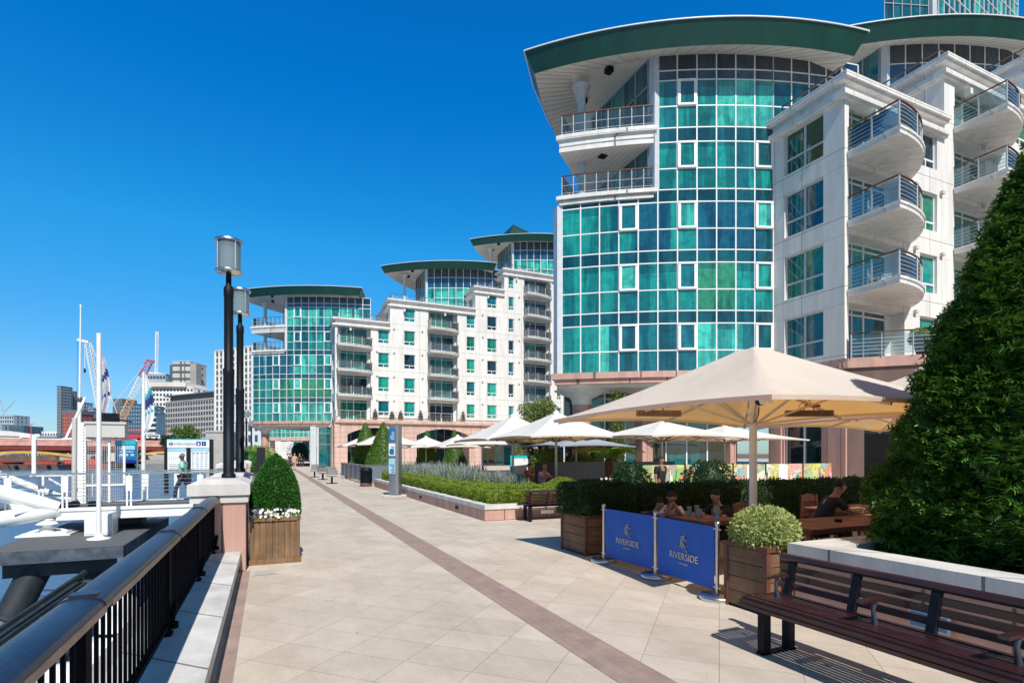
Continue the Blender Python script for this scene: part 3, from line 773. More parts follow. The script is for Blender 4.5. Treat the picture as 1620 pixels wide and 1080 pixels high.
def arch_wall(g, p, q, z0, z1, x0, x1, zs, rise, th=.5, mi=0, n=14):
    """wall from p to q (2-D) with one segmental arch between distances x0 and x1; springing zs, crown zs+rise"""
    p, q = Vector(p), Vector(q); L_ = (q-p).length; d = (q-p)/L_; nn = Vector((-d.y, d.x))
    def pt(x, z): v = p+d*x; return (v.x, v.y, z)
    ex = Vector((nn.x*th, nn.y*th, 0))
    if x0 > 0: g.ext([pt(0,z0), pt(x0,z0), pt(x0,z1), pt(0,z1)], ex, mi)
    if x1 < L_: g.ext([pt(x1,z0), pt(L_,z0), pt(L_,z1), pt(x1,z1)], ex, mi)
    w = x1-x0; r = (w*w/4+rise*rise)/(2*rise); c = zs+rise-r
    crv = []
    for i in range(n+1):
        x = x0+w*i/n; dx = x-(x0+x1)/2; crv.append((x, c+math.sqrt(max(0, r*r-dx*dx))))
    for (xa, za), (xb, zb_) in zip(crv, crv[1:]):
        g.ext([pt(xa, za), pt(xb, zb_), pt(xb, z1), pt(xa, z1)], ex, mi)
    # projecting arch band
    ey = Vector((-nn.x*.07, -nn.y*.07, 0))
    for (xa, za), (xb, zb_) in zip(crv, crv[1:]):
        g.ext([pt(xa, za), pt(xb, zb_), pt(xb, zb_+.22), pt(xa, za+.22)], ey, mi)
    return g

# ---- block A: the near block with the green lens roof
cA = (23.2, 15.9)
blkA = thing('apartment_block', 'large near apartment block with curved green glass bay, lens-shaped roof and bowed white balconies', 'building', (*cA, 0))
bay(blkA, 21); roof(blkA, 0, 22.2)
crown(blkA, 18.5, 21.4, 28.1, 5); roof(blkA, 18.5, 28.4)
wing(blkA, [(0, 18.4), (7.5, 21.45), (16.5, 24.5)], 26, [(5.5, 6.9), (14.2, 15.6)], [(.3, 4.3), (8.4, 12.4), (18, 22)], seed=4)
bs = M()     # pink base: left flank with a window, bowed front with arches
holed(bs, 0, 3.9, 0, [(0, 5.95)], [(1.1, 3.1, 1.0, 3.6)], axis=1)
bs.box(-.06, .3, -.0, 3.9, 5.62, 5.78); bs.box(-.10, .0, -.12, .75, 0, 5.1); bs.box(-.10, .0, 3.2, 3.9, 0, 5.1)
F1 = [(0, 0), (2.6, -2.6), (7., -3.6), (14, -3.6), (26, -3.6)]
arch_wall(bs, F1[0], F1[1], 0, 5.5, .75, 3.25, 3.9, .75)
arch_wall(bs, F1[1], F1[2], 0, 5.5, .7, 4.0, 3.7, 1.0)
arch_wall(bs, F1[2], F1[3], 0, 5.5, 1.2, 5.8, 3.4, 1.2); arch_wall(bs, F1[3], F1[4], 0, 5.5, 1.2, 6, 3.4, 1.2)
Q = [(-.08, .2), (0, -.15), (2.65, -2.78), (7, -3.8), (26, -3.8), (26, .0), (1.5, .0)]
bs.prism(Q, 5.5, 5.78); bs.prism(offset_poly(Q, .12), 5.78, 5.95)
bs.obj('stone_base', 'pink_granite', blkA)
railing(blkA, [(.15, -.2, 5.95), (2.6, -2.6, 5.95), (7, -3.6, 5.95), (14, -3.6, 5.95)], post=1.2, cables=5)
flat_glazing(blkA, (-8.2, 10.5), (-.2, 6.5), 0, 5.1, 8, (2.9,), ('vdark','dark','vdark'), frame='white_frame')
flat_glazing(blkA, (.25, 3.1), (.25, 1.1), 1.0, 3.6, 2, (), ('vdark',), frame='white_frame')
iw = M(); iw.box(.6, 26, 3.2, 3.5, 0, 5.5); iw.box(-.3, 0.2, 6.2, 6.9, 0, 5.1); iw.box(-4.7,-4.0, 8.1, 8.8, 0, 5.1); iw.obj('inner_wall', 'pink_granite', blkA)
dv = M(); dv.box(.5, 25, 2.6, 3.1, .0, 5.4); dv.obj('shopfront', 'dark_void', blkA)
# ---- block B: the same design further up the promenade
cB = (7.42, 69.5)
blkB = thing('apartment_block', 'distant apartment block of the same design, stepping up in white storeys behind the far parasols', 'building', (*cB, 0))
bay(blkB, 33); roof(blkB, 0, 22.7)
crown(blkB, 18.5, 21.4, 28.1, 8); roof(blkB, 18.5, 28.5); crown(blkB, 32, 27.4, 34.0, 9); roof(blkB, 32, 34.5)
gb = M(); gb.ext([(27,9,35.2),(40,9,34.6),(28,9,38.0)], (0,7,0)); gb.obj('gable_roof', 'green_fascia', blkB)
wing(blkB, [(0, 18.4), (6.7, 21.45), (18.25, 24.5), (22.55, 27.5)], 36, [(5.2,6.6),(8.5,9.95),(17,18.2),(20,21.4),(23.2,24.0),(30.9,31.6),(33,34.2)], [(.3,4.3),(11.7,15.7),(25.6,29.8)], bal_dp=1.5, seed=9)
bs = M(); holed(bs, 0, 3.9, 0, [(0, 5.95)], [], axis=1)
for (a, b, x0, x1) in ((0,9,1.4,8.05),(9,18,1.0,8.2),(18,27,.9,8.2),(27,36,.9,8.2)):
    arch_wall(bs, (a, -.6), (b, -.6), 0, 5.5, x0, x1, 4.1, .85)
bs.box(-.1, 36, -.9, .2, 5.5, 5.75); bs.box(-.0, 36, -.8, .2, 5.75, 5.95); bs.box(-.15, .5, -.7, .2, 0, 5.5); bs.box(-.12, .0, 2.6, 3.9, 0, 5.3)
bs.obj('stone_base', 'pink_stone', blkB)
railing(blkB, [(.05, 2.5, 5.95), (.05, -.7, 5.95), (35, -.7, 5.95)], post=1.45, cables=4, glass=False, rail='steel')
iw = M(); iw.box(.4, 36, 4.2, 4.4, 0, 5.9); iw.obj('inner_wall', 'pink_stone', blkB)
for i_ in range(4): flat_glazing(blkB, (1.2+9*i_, 4.1), (8.6+9*i_, 4.1), 0, 5.3, 6, (2.8,), ('vdark','vdark','dark'), frame='grey_frame', name='shopfront')
flat_glazing(blkB, (-1.7, 3.9), (-.1, 3.9), 0, 5.1, 1, (2.9, 4.3), ('vdark','dark'), frame='grey_frame', name='entrance_glazing')
pc = M(); pc.box(-2.6, -1.9, 3.6, 4.4, 0, 5.2); pc.box(-1.85, -1.6, 3.5, 4.0, 0, 5.1); pc.obj('entrance_pier', 'column_grey', blkB)
# small evergreens and furniture on B's terrace
for (x, h_) in ((4.8,1.1),(6.9,.9),(8.0,1.0),(10.6,1.1),(11.9,.7),(16.4,1.2),(3.2,.6),(14.2,.6)):
    pt_ = thing('potted_shrub', 'small clipped evergreen in a pot on the far terrace, %.0f metres along its balustrade' % x, 'plant', (cB[0]+x, cB[1]-.25, 5.95), 'pots on the far terrace')
    q_ = M(); q_.lathe([(.15,0),(.2,.3)], n=10); q_.obj('pot', 'terracotta', pt_)
    rf = lambda z, h_=h_: np.clip(.27*(1-((z-.3)/h_)**2), .02, 1)
    P_, N_ = surf_samples(rf, .3, .3+h_, 500); crown_obj('foliage', P_, N_, .09, ['dark_leaf'], pt_, core=rev_core(rf, .3, .3+h_))
# ---- block C: next block, glimpsed under B
cC = (8.6, 118.)
blkC = thing('apartment_block', 'third block glimpsed through the opening beneath the distant curved bay', 'building', (*cC, 0))
R.seed(2)
rows = [(5.2,6.2,'l',0),(6.2,7.6,'t',0),(7.6,8.2,'s',0),(8.2,9.3,'l',1),(9.3,10.7,'t',1),(10.7,11.3,'s',1)]
step = (39.4-19.1)/11; curtain(blkC, [39.4-step*i for i in range(12)], rows, state={0:['bright','mid'],1:['bright','mid']})
q_ = M(); fr_ = [arc(40.+(19.0-40.)*i/18, 30.4) for i in range(19)]; q_.prism(fr_+[(0,16),(-8,12)], 4.5, 5.2); q_.obj('floor_rim', 'pink_stone', blkC)
q_ = M(); q_.box(0, 30, 0, 4, 0, 12); q_.obj('wall', 'white_cladding', blkC); q_ = M(); q_.box(-10, -2.2, 20, 22, 0, 4.5); q_.obj('back_wall', 'white_cladding', blkC); q_ = M(); q_.lathe([(.5,0),(.5,4.5)], (-7.8,9.3,0)); q_.obj('column', 'pink_stone', blkC)
flat_glazing(blkC, (-3.4, 16), (0, 16), 0, 4.5, 4, (1.5, 3), ('dark','mid'), frame='white_frame')
# ================================================================ ground, water
g = M(); g.quad((-.85,-12,0),(140,-12,0),(140,260,0),(-.85,260,0)); struct(g.obj('promenade', 'paving'))
g = M(); g.quad((2.44,-8,.004),(2.85,-8,.004),(2.85,62,.004),(2.44,62,.004)); struct(g.obj('paving_band', 'brown_band'))
g = M(); g.quad((-.375,-8,.004),(-.25,-8,.004),(-.25,9.0,.004),(-.375,9.0,.004)); struct(g.obj('edge_strip', 'edge_strip'))
g = M(); g.quad((-3000,-300,-4.2),(30,-300,-4.2),(30,3000,-4.2),(-3000,3000,-4.2)); struct(g.obj('river_water', 'water'))
g = M(); g.box(-1.35,-.85,-12,260,-6,-.02); struct(g.obj('river_wall', 'concrete'))
g = M(); g.quad((-1500,262,-1.5),(900,262,-1.5),(3500,3200,-1.5),(-3000,3200,-1.5)); struct(g.obj('far_ground', 'quay_brown'))
g = M(); g.box(-3.2,-1.35,-8,9.5,-6,-2.05); struct(g.obj('river_ledge', 'concrete'))
# kerb plinth carrying the railing
g = M(); g.box(-.95,-.42,-6,9.0,0,.19); g.box(-.98,-.37,-6,9.0,.19,.30)
tag(g.obj('stone_kerb', 'coping_stone'), 'long pale stone kerb running under the dark riverside railing', 'kerb')
# ---------------------------------------------------------------- riverside railing
rl = thing('riverside_railing', 'dark blue-black riverside railing with a broad rounded handrail in the left foreground', 'railing', (-.745, 0, .30))
posts = [-1.4, .75, 2.93, 5.1, 7.15, 9.0]
for i, y in enumerate(posts):
    p = M(); p.box(-.028,.028,y-.045,y+.045,0,.77); p.box(-.04,.04,y-.06,y+.06,0,.02); p.lathe([(.035,0),(.035,.05)], (.05,y,.05), 8)
    p.beam((.03,y,.06),(.06,y,.26),.03,.04); p.obj('post', 'rail_black', rl)
for a, b in zip(posts, posts[1:]):
    p = M(); n = int((b-a)/.112)
    for k in range(1, n):
        y = a+(b-a)*k/n; p.box(-.008,.008,y-.009,y+.009,.09,.765)
    p.box(-.022,.022,a+.05,b-.05,.06,.095); p.box(-.03,.03,a+.05,b-.05,.74,.77)
    p.obj('baluster_panel', 'rail_black', rl)
    h = M(); prof = []
    for k in range(13):
        t = pi*k/12; prof.append((.088*math.cos(t)+.01, .79+.042*math.sin(t)))
    prof = prof+[(-.078,.775),(.098,.775)]
    h.ext([(x, a+.045, z) for x, z in prof], (0, b-a-.09, 0)); 
    ob = h.obj('handrail', 'handrail_blue', rl)
    for pl in ob.data.polygons: pl.use_smooth = len(pl.vertices) == 4 and abs(pl.normal.z) < .999
    e = M(); e.box(.090,.104,a+.045,b-.045,.762,.79); e.box(-.084,-.070,a+.045,b-.045,.762,.79); e.obj('edge_strip', 'bronze_edge', rl)
    j = M(); j.ext([(.01+(x-.01)*1.05, b-.05, .77+(z-.77)*1.10) for x, z in prof], (0, .10, 0)); j.box(-.04,.06,b-.035,b+.035,.834,.842); j.obj('bracket', 'handrail_blue', rl)
# ---------------------------------------------------------------- stone piers with lamps
def pier(y0, y1, x0, x1, label, front_cap=True):
    t = thing('stone_pier', label, 'pier', (0, y0, 0), 'stone piers along the river edge')
    b = M(); b.box(x0, x1, 0, y1-y0, -.3, 1.03); b.box(x1-.20, x1-.19, -.004, 0, 0, 1.03); b.obj('shaft', 'pink_granite', t)
    c = M(); c.box(x0-.04, x1+.035, -.035, y1-y0+.03, 1.03, 1.11); c.box(x0-.02,x1+.02,-.02,y1-y0+.02,1.11,1.14)
    P = [(x0-.07,-.07),(x1+.06,-.07),(x1+.06,y1-y0+.06),(x0-.07,y1-y0+.06)]
    c.prism(P, 1.14, 1.30); Q = offset_poly(P, .16); c.prism(Q, 1.30, 1.37, inset=P)
    c.obj('cap', 'coping_stone', t); return t
pier(9.0, 10.3, -.99, -.31, 'nearest pink pier with a pale stone cap where the railing ends')
pier(11.8, 13.0, -.98, -.35, 'second pale-capped pier just behind the nearest one')
def lamp(x, y, z, h, label, r=.075):
    """black post stepping down to a slimmer shaft, glass drum lantern with flared metal discs"""
    t = thing('street_lamp', label, 'street lamp', (x, y, z), 'glass drum lamps along the river edge')
    p = M(); hl = h*.858
    p.lathe([(.10,0),(.10,.06),(.078,.07),(.078,hl*.50),(.082,hl*.505),(.082,hl*.53),(.066,hl*.535),(.066,hl*.88),(.072,hl*.885),(.072,hl*.925),(.04,hl*.94),(.04,hl)], n=16)
    p.obj('post', 'black_metal', t)
    q = M(); q.lathe([(.05,0),(.195,.015),(.20,.035),(.08,.06)], (0,0,hl-.01), 24); q.lathe([(.20,0),(.205,.03),(.17,.05),(.02,.06)], (0,0,h-.06), 24)
    for k in range(4):
        a = k*pi/2+.6; q.beam((.18*math.cos(a),.18*math.sin(a),hl),(.18*math.cos(a),.18*math.sin(a),h-.04),.014,.014)
    lan = q.obj('lantern', 'steel', t)
    q = M(); q.lathe([(.172,0),(.172,h-hl-.10)], (0,0,hl+.04), 24); q.obj('glass_drum', 'clear_glass', lan)
    q = M(); q.lathe([(.10,0),(.11,.05),(.07,.1),(.115,.13),(.115,h-hl-.2),(.06,h-hl-.16)], (0,0,hl+.05), 16); q.obj('lamp_shade', 'sign_white', lan)
    return t
l0 = lamp(-.57, 9.6, 1.37, 3.74, 'tall black lamp post with glass drum lantern on the nearest pier')
copy_tree(l0, (-.53, 12.4, 1.37), 'second black lamp post from the front, its lantern just behind the nearest one')
for y, lb in ((33,'small distant lamp post standing against the pale gridded tower'),(45,'smaller distant lamp post, fourth along the river edge'),(58,'farthest small lamp post along the river edge')):
    copy_tree(l0, (-1.5, y, 1.2), lb)
for y in (26, 33, 45, 58):
    pier(y-.6, y+.6, -1.9, -.9, 'pale-capped river pier %d metres up the promenade' % y)
g = M(); g.box(-1.25,-.85,27,80,0,.5); g.box(-1.3,-.8,27,80,.5,.62); tag(g.obj('parapet_wall','coping_stone'), 'long low pale parapet receding along the river beyond the gangway', 'parapet')
g = M(); g.box(-1.1,-.85,14.2,17.2,0,.95); g.box(-1.3,-.45,13.9,17.6,.95,1.12); tag(g.obj('low_wall','coping_stone'), 'pale coped wall stub beside the gangway entrance behind the second lamp', 'wall')
q = thing('black_post', 'plain black rectangular post rising behind the front topiary', 'post', (-.35, 30.5, 0)); b = M(); b.box(-.2,.2,-.15,.15,0,2.05); b.box(-.24,.24,-.19,.19,0,.06); b.obj('panel','black_board',q)
# ---------------------------------------------------------------- timber planters
def planter_box(t, w, d, h, vertical=False, mt='timber_mid'):
    f = M(); e = .055
    for x in (0, w-e):
        for y in (0, d-e): f.box(x, x+e, y, y+e, 0, h-.05)
    f.box(-.012, w+.012, -.012, e, h-.05, h); f.box(-.012, w+.012, d-e, d+.012, h-.05, h); f.box(-.012, e, e, d-e, h-.05, h); f.box(w-e, w+.012, e, d-e, h-.05, h)
    f.obj('frame', 'timber_frame' if not vertical else 'timber_light', t)
    p = M()
    if vertical:
        n = 7
        for (ax, L_) in ((0, w), (1, d)):
            for sd in (0, 1):
                for k in range(n):
                    a = e+(L_-2*e)*k/n+.003; b = e+(L_-2*e)*(k+1)/n-.003; z1 = h-.06+R.uniform(-.004, .002); z0 = .085
                    o = .012+R.uniform(-.003,.003)
                    if ax == 0: y = o if sd == 0 else d-o-.02; p.box(a, b, y, y+.02, z0, z1)
                    else: x = o if sd == 0 else w-o-.02; p.box(x, x+.02, a, b, z0, z1)
        p.box(-.02, w+.01, -.015, .02, .0, .085); p.box(-.02, .0, 0, d, 0, .085); p.box(w-.0, w+.02, 0, d, 0, .085)
    else:
        n = 4; zz0 = .03; hh = (h-.055-zz0)/n
        for k in range(n):
            z0, z1 = zz0+hh*k+.004, zz0+hh*(k+1)-.004; o = .010+R.uniform(0,.006)
            p.box(e, w-e, o, o+.02, z0, z1); p.box(e, w-e, d-o-.02, d-o, z0, z1); p.box(o, o+.02, e, d-e, z0, z1); p.box(w-o-.02, w-o, e, d-e, z0, z1)
    p.obj('boards', mt, t)
    s = M(); s.box(.035, w-.035, .035, d-.035, .02, h-.07); s.obj('soil', 'soil', t)
R.seed(5)
# topiary planter 1
t = thing('topiary_planter', 'clipped egg-shaped box topiary over white flowers in a brown vertical-board planter by the nearest pier', 'planter', (-.265, 9.42, 0))
planter_box(t, .73, .73, .73, True, 'timber_light')
def egg(z):
    u = np.clip((z-.72)/1.0, 0, 1); return np.maximum(.40*np.power(np.clip(1-u**1.75, 0, 1), .62)*np.clip(.90+u*.25, 0, 1), .012)
P_, N_ = surf_samples(egg, .74, 1.735, 15000, .018); P_[:, 0] += .375; P_[:, 1] += .375
cv, cf = rev_core(egg, .72, 1.73, .96, 24, 14); cv = [(x+.375, y+.375, z) for x, y, z in cv]
crown_obj('topiary', P_, N_, .032, ['box_leaf'], t, asp=.65, jit=.55, core=(cv, cf))
fl = M()
def flower(m_, x, y, z, r, mi):
    a0 = R.uniform(0, 6); 
    for k in range(5):
        a = a0+k*2*pi/5; c = Vector((x, y, z)); d = Vector((math.cos(a), -.55, math.sin(a)))*r
        s = Vector((-math.sin(a), 0, math.cos(a)))*r*.6
        m_.add([c, c+d*.6+s*.8, c+d, c+d*.6-s*.8], [(0,1,2,3)], mi)
for k in range(260):
    x = R.uniform(.02,.72); y = R.uniform(-.03,.3) if k % 3 else R.uniform(.0,.70)
    if y > .25 and .12 < x < .66: y = R.uniform(-.02,.12)
    flower(fl, x, y, .74+R.uniform(0,.13), R.uniform(.018,.03), 1 if x < .12 and R.random() < .6 else 0)
fl.obj('flowers', ['white_petal','purple_petal'], t)
P_ = np.stack([NR.uniform(0,.73,1500), NR.uniform(-.03,.5,1500), NR.uniform(.70,.80,1500)],1); N_ = np.tile(np.array([0,-.6,1.]),(1500,1)); crown_obj('leaves', P_, N_, .04, ['hedge_leaf'], t, jit=.9)
# planter 2 with clipped hedge, and the dark hedge running back to the right
t = thing('hedge_planter', 'brown horizontal-board planter with a clipped dark hedge, left of the blue barrier', 'planter', (4.92, 7.93, 0))
planter_box(t, .95, .86, .69)
P_, N_ = box_samples(-.04,1.0,-.02,.88,.68,1.20,4200,.02); crown_obj('hedge', P_, N_, .04, ['dark_leaf'], t, core=box_core(.02,.93,.04,.82,.68,1.15))
t = thing('hedge_row', 'long dark clipped hedge behind the diners under the big cream parasol', 'hedge', (6.3, 8.15, 0))
P_, N_ = box_samples(0,7.6,0,.8,.25,1.10,1700,.03); crown_obj('foliage', P_, N_, .055, ['dark_leaf'], t, core=box_core(.05,7.5,.06,.75,.2,1.05))
b = M(); b.box(.1,7.5,.08,.72,0,.3); b.obj('trough', 'timber_frame', t)
# planter 3 with variegated ball
t = thing('shrub_planter', 'square brown planter with a round yellow-variegated shrub at the end of the barrier', 'planter', (4.85, 4.18, 0))
planter_box(t, .62, .60, .74)
ball = lambda z: np.sqrt(np.clip(.335**2-((z-.86)*1.22)**2, .0004, 1))
P_, N_ = surf_samples(ball, .62, 1.13, 6500, .06); P_[:,0]+=.30; P_[:,1]+=.30
cv, cf = rev_core(ball, .62, 1.1, .8, 16, 8); cv = [(x+.30,y+.30,z) for x,y,z in cv]
crown_obj('shrub', P_, N_, .045, ['variegated'], t, asp=.55, jit=.8, core=(cv, cf))
# ---------------------------------------------------------------- raised walls
def raised_bed(name, label, x0, x1, y0, y1, h, th, cap=.115):
    t = thing(name, label, 'raised bed', (x0, y0, 0)); w, d = x1-x0, y1-y0
    b = M()
    b.box(.03, .22, .03, d, 0, h-cap); b.box(.22, w, .03, .22, 0, h-cap); b.box(.22, w, d-.2, d-.01, 0, h-cap); b.box(w-.2, w, .22, d-.2, 0, h-cap)
    b.obj('wall', 'pink_granite', t)
    c = M(); c.box(0, th, 0, d+.0, h-cap, h); c.box(th, w, 0, th, h-cap, h); c.box(th, w, d-th, d, h-cap, h); c.box(w-th, w, th, d-th, h-cap, h)
    c.obj('coping', 'coping_stone', t)
    s = M(); s.box(.1, w-.1, .1, d-.1, 0, h-cap-.02); s.obj('soil', 'soil', t); return t
bed2 = raised_bed('raised_planter', 'tall pink stone raised bed with pale coping behind the foreground bench, holding the yew', 5.05, 10.2, -4, 4.09, .80, .36)
for i_, y_ in enumerate((2.72, -.2)):
    q = M(); q.box(-.02,.0,y_-.16+4,y_+.16+4,.27,.43); pl_ = q.obj('wall_light', 'steel', bed2); q = M(); q.box(-.026,-.02,y_-.14+4,y_+.14+4,.29,.41); q.obj('lens','plaque_glass',pl_)
bed1 = raised_bed('garden_bed', 'long low pink stone flower bed with pale coping in the middle of the promenade', 5.08, 11.2, 13.1, 29.2, .41, .30)
for y_ in (2.2, 6.4, 10): q = M(); q.box(.012,.03,y_,y_+.25,.1,.2); q.obj('wall_light','black_metal',bed1)
q = M(); q.box(1.65,2.05,.012,.03,.12,.22); q.obj('wall_light','steel',bed1)
# yew cone
t = thing('yew_tree', 'huge dark conical yew filling the right edge above the raised stone bed', 'tree', (7.12, 2.66, .72))
def yew(z):
    u = np.clip(z/4.45, 0, 1); return np.maximum(1.64*np.power(1-u, .82)*np.clip(.86+u*1.2, 0, 1), .03)
n_ = 22000
P_, N_ = surf_samples(yew, .02, 4.4, n_, .06)
# feathery sprays: a drooping stem direction with leaflets either side
d = N_*1.0+NR.normal(0,.33,(n_:=len(P_),3)); d[:,2] = d[:,2]*.4+NR.normal(.10,.3,n_)
d /= np.linalg.norm(d,axis=1)[:,None]; sd = np.cross(d, np.array([0,0,1.])+NR.normal(0,.45,(n_,3))); sd /= np.linalg.norm(sd,axis=1)[:,None]
Ls = NR.uniform(.08,.23,(n_,1)); VV = []
base = P_-d*Ls*.45
for k in range(4):
    f_ = (k+.5)/4; c = base+d*Ls*f_; c[:,2] -= (Ls[:,0]*f_**2*.16)
    ll = Ls*.34*(1-.5*f_)
    for sg in (-1,1):
        tip = c+(d*.65+sd*sg*.9+NR.normal(0,.12,(n_,3)))*ll; w_ = d*ll*.36
        VV.append(np.stack([c-w_, c+w_, tip+w_*.4, tip-w_*.4],1))
tipq = base+d*Ls; w_ = sd*.006; VV.append(np.stack([base-w_, base+w_, tipq+w_*.3, tipq-w_*.3],1))
V = np.stack(VV,1).reshape(-1,3); Fq = np.arange(len(V)).reshape(-1,4)
cv, cf = rev_core(yew, 0, 4.4, .88, 28, 20); Fq = np.vstack([Fq, np.array(cf)+len(V)]); V = np.vstack([V, cv])
ob = bpy.data.objects.new('crown', fast_mesh('crown', V, Fq, ['yew_leaf'])); COL.objects.link(ob); ob.parent = t
q = M(); q.tube([(0,0,-.1),(0,0,1),(0.02,.02,4.2)],[.12,.1,.02],10); q.obj('trunk','bark',t)
# ---------------------------------------------------------------- foreground bench
def bench(t, L_, n_arm=(0,.5,1)):
    """slatted bench along +y, front towards -x"""
    s = M()
    prof = [(.0,.405),(.015,.44),(.05,.462),(.10,.468),(.15,.466),(.20,.462),(.25,.457),(.30,.452),(.35,.448),(.40,.45),(.45,.46)]
    for (x, z) in prof: s.box(x-.021, x+.021, 0, L_, z-.014, z+.014)
    s.obj('seat', 'slat_wood', t)
    b = M()
    for (x, z, hh) in ((.49,.545,.05),(.513,.62,.05),(.532,.695,.05)): b.box(x-.013, x+.013, 0, L_, z-.028, z+.028)
    b.tube([(.55,0,.785),(.55,L_,.785)], .036, 10)
    b.obj('backrest', 'slat_wood', t)
    for f_ in (0, .33, .66, 1):
        y = .12+(L_-.24)*f_; u_ = M(); u_.ext([(.43,y-.03,.44),(.47,y-.03,.42),(.565,y-.03,.77),(.525,y-.03,.78)], (0,.06,0)); u_.obj('back_support', 'black_metal', t)
    fr = M()
    for y in (.18, L_-.18):
        fr.box(.06,.14,y-.035,y+.035,0,.42); fr.box(.36,.44,y-.035,y+.035,0,.42); fr.box(.06,.44,y-.03,y+.03,.37,.42); fr.box(.04,.46,y-.035,y+.035,0,.015)
    fr.box(.07,.11,.18,L_-.18,.375,.41); fr.box(.38,.42,.18,L_-.18,.375,.41)
    fr.obj('frame', 'black_metal', t)
    for f_ in n_arm:
        y = .14+(L_-.28)*f_; a = M(); pts = [(.33-.02,y,.46),(.30,y,.52),(.29,y,.58),(.31,y,.635)]
        a.tube(pts, [.024,.018,.016,.018], 8); ar = a.obj('armrest_bracket', 'arm_metal', t)
        a = M(); a.box(.14,.42,y-.028,y+.028,.64,.664); a.obj('armrest', 'slat_wood', ar)
t = thing('park_bench', 'long dark brown slatted bench in the right foreground', 'bench', (3.86, 1.62, 0))
bench(t, 2.0)
# small slatted bench facing the camera by the bed
t = thing('park_bench', 'small brown slatted bench half hidden between the garden bed and the hedge planter', 'bench', (6.45, 12.3, 0), rz=pi/2)
t.rotation_euler = (0,0,-pi/2); t.location = (5.95, 12.95, 0)
bench(t, 1.8)
# swivel seats
def tub_chair():
    t = thing('outdoor_seat', 'nearer grey slatted pedestal seat beside the far bins', 'chair', (3.35, 33.0, 0), 'grey slatted pedestal seats')
    s = M(); s.box(-.28,.28,-.28,.28,.42,.46)
    for k in range(5): s.box(-.28,.28,.26+k*.008,.29+k*.008,.52+k*.09,.59+k*.09); s.box(.26,.29,-.2,.26,.52+k*.05,.55+k*.05)
    s.obj('seat','brushed_steel',t); l = M(); l.box(-.05,.05,-.05,.05,.04,.42); l.box(-.32,.32,-.05,.05,0,.04); l.box(-.05,.05,-.32,.32,0,.04); l.obj('leg','black_metal',t); return t
tc_ = tub_chair(); copy_tree(tc_, (3.3, 38.2, 0), 'grey slatted pedestal seat in the middle of the three', .2); copy_tree(tc_, (3.1, 42.5, 0), 'farthest grey slatted pedestal seat, nearest the entrance pier', -.2)
# litter bin
t = thing('litter_bin', 'round black litter bin with brown base at the far end of the garden bed', 'bin', (4.75, 29.6, 0))
b = M(); b.lathe([(.30,.16),(.30,.78),(.33,.80),(.33,.90),(.28,.93),(.28,1.0),(.05,1.02)], n=24)
for k in range(20):
    a = k*pi/10; b.beam((.305*math.cos(a),.305*math.sin(a),.17),(.305*math.cos(a),.305*math.sin(a),.77),.03,.012)
b.obj('body','black_metal',t); b = M(); b.lathe([(.31,0),(.31,.14)], n=24); b.obj('base','timber_frame',t); b = M(); b.lathe([(.315,.14),(.315,.17)], n=24); b.obj('band','steel',t)
# ---------------------------------------------------------------- information totem
t = thing('information_totem', 'tall curved stainless steel information totem with map panels beside the garden bed', 'totem', (4.50, 21.75, 0), rz=rad(38))
b = M(); prof = [(0,0),(.02,-.16),(.10,-.24),(.22,-.26),(.34,-.22),(.42,-.12),(.44,0),(.42,.12),(.34,.22),(.22,.26),(.10,.24),(.02,.16)]
z_ = .12
for h_ in (.28,.16,.12,.1,.55,.55,.55,.45):
    b.prism(prof, z_, z_+h_-.012); z_ += h_
b.prism([(x*.98+.004,y*.97) for x,y in prof], .12, z_-.012); b.obj('body','brushed_steel',t)
b = M(); b.prism([(-.25,-.42),(.62,-.42),(.62,.42),(-.25,.42)], 0, .09); b.obj('base','coping_stone',t)
for (z0,z1,mm_) in ((2.25,2.72,'sign_blue'),(1.66,2.15,'sign_white'),(.95,1.55,'print_sky')):
    q = M(); q.box(-.018,.004,-.16,.16,z0,z1); pn = q.obj('panel',mm_,t)
    q = M()
    for k in range(5): q.box(-.024,-.018,-.13,-.13+R.uniform(.08,.24),z0+.05+k*.07,z0+.075+k*.07)
    q.obj('print','sign_white' if mm_=='sign_blue' else 'print_navy',pn)
q = M(); q.prism([(.12*math.cos(a*pi/8),.12*math.sin(a*pi/8)) for a in range(16)],0,.012); q.xf(Matrix.Translation((-.018,0,1.83))@Matrix.Rotation(-pi/2,4,'Y')); q.obj('disc','sign_blue',t)
# ---------------------------------------------------------------- garden bed planting
def hedge(label, x0, x1, y0, y1, z0, z1, dens=2300, leaf=.05, mt='hedge_leaf'):
    t = thing('box_hedge', label, 'hedge', (x0, y0, z0), 'low box hedges of the garden bed')
    P_, N_ = box_samples(0, x1-x0, 0, y1-y0, 0, z1-z0, dens, .025)
    crown_obj('foliage', P_, N_, leaf, [mt], t, core=box_core(.03, x1-x0-.03, .03, y1-y0-.03, 0, z1-z0-.03)); return t
hedge('bright green box hedge along the promenade side of the garden bed', 5.42, 5.95, 13.5, 28.6, .28, .80)
hedge('bright green box hedge along the near end of the garden bed', 5.95, 10.8, 13.5, 14.0, .28, .80)
hedge('second low row of box hedge inside the near end of the bed', 6.9, 10.6, 14.9, 15.2, .28, .72, 1100)
hedge('third low row of box hedge inside the bed, in front of the clipped dome', 6.9, 10.6, 16.0, 16.3, .28, .72, 1100)
hedge('short cross row of box hedge inside the bed', 6.4, 6.8, 14.4, 18.0, .28, .74, 1100)
g_ = M(); g_.quad((5.3,13.4,.30),(10.9,13.4,.30),(10.9,28.9,.30),(5.3,28.9,.30)); 
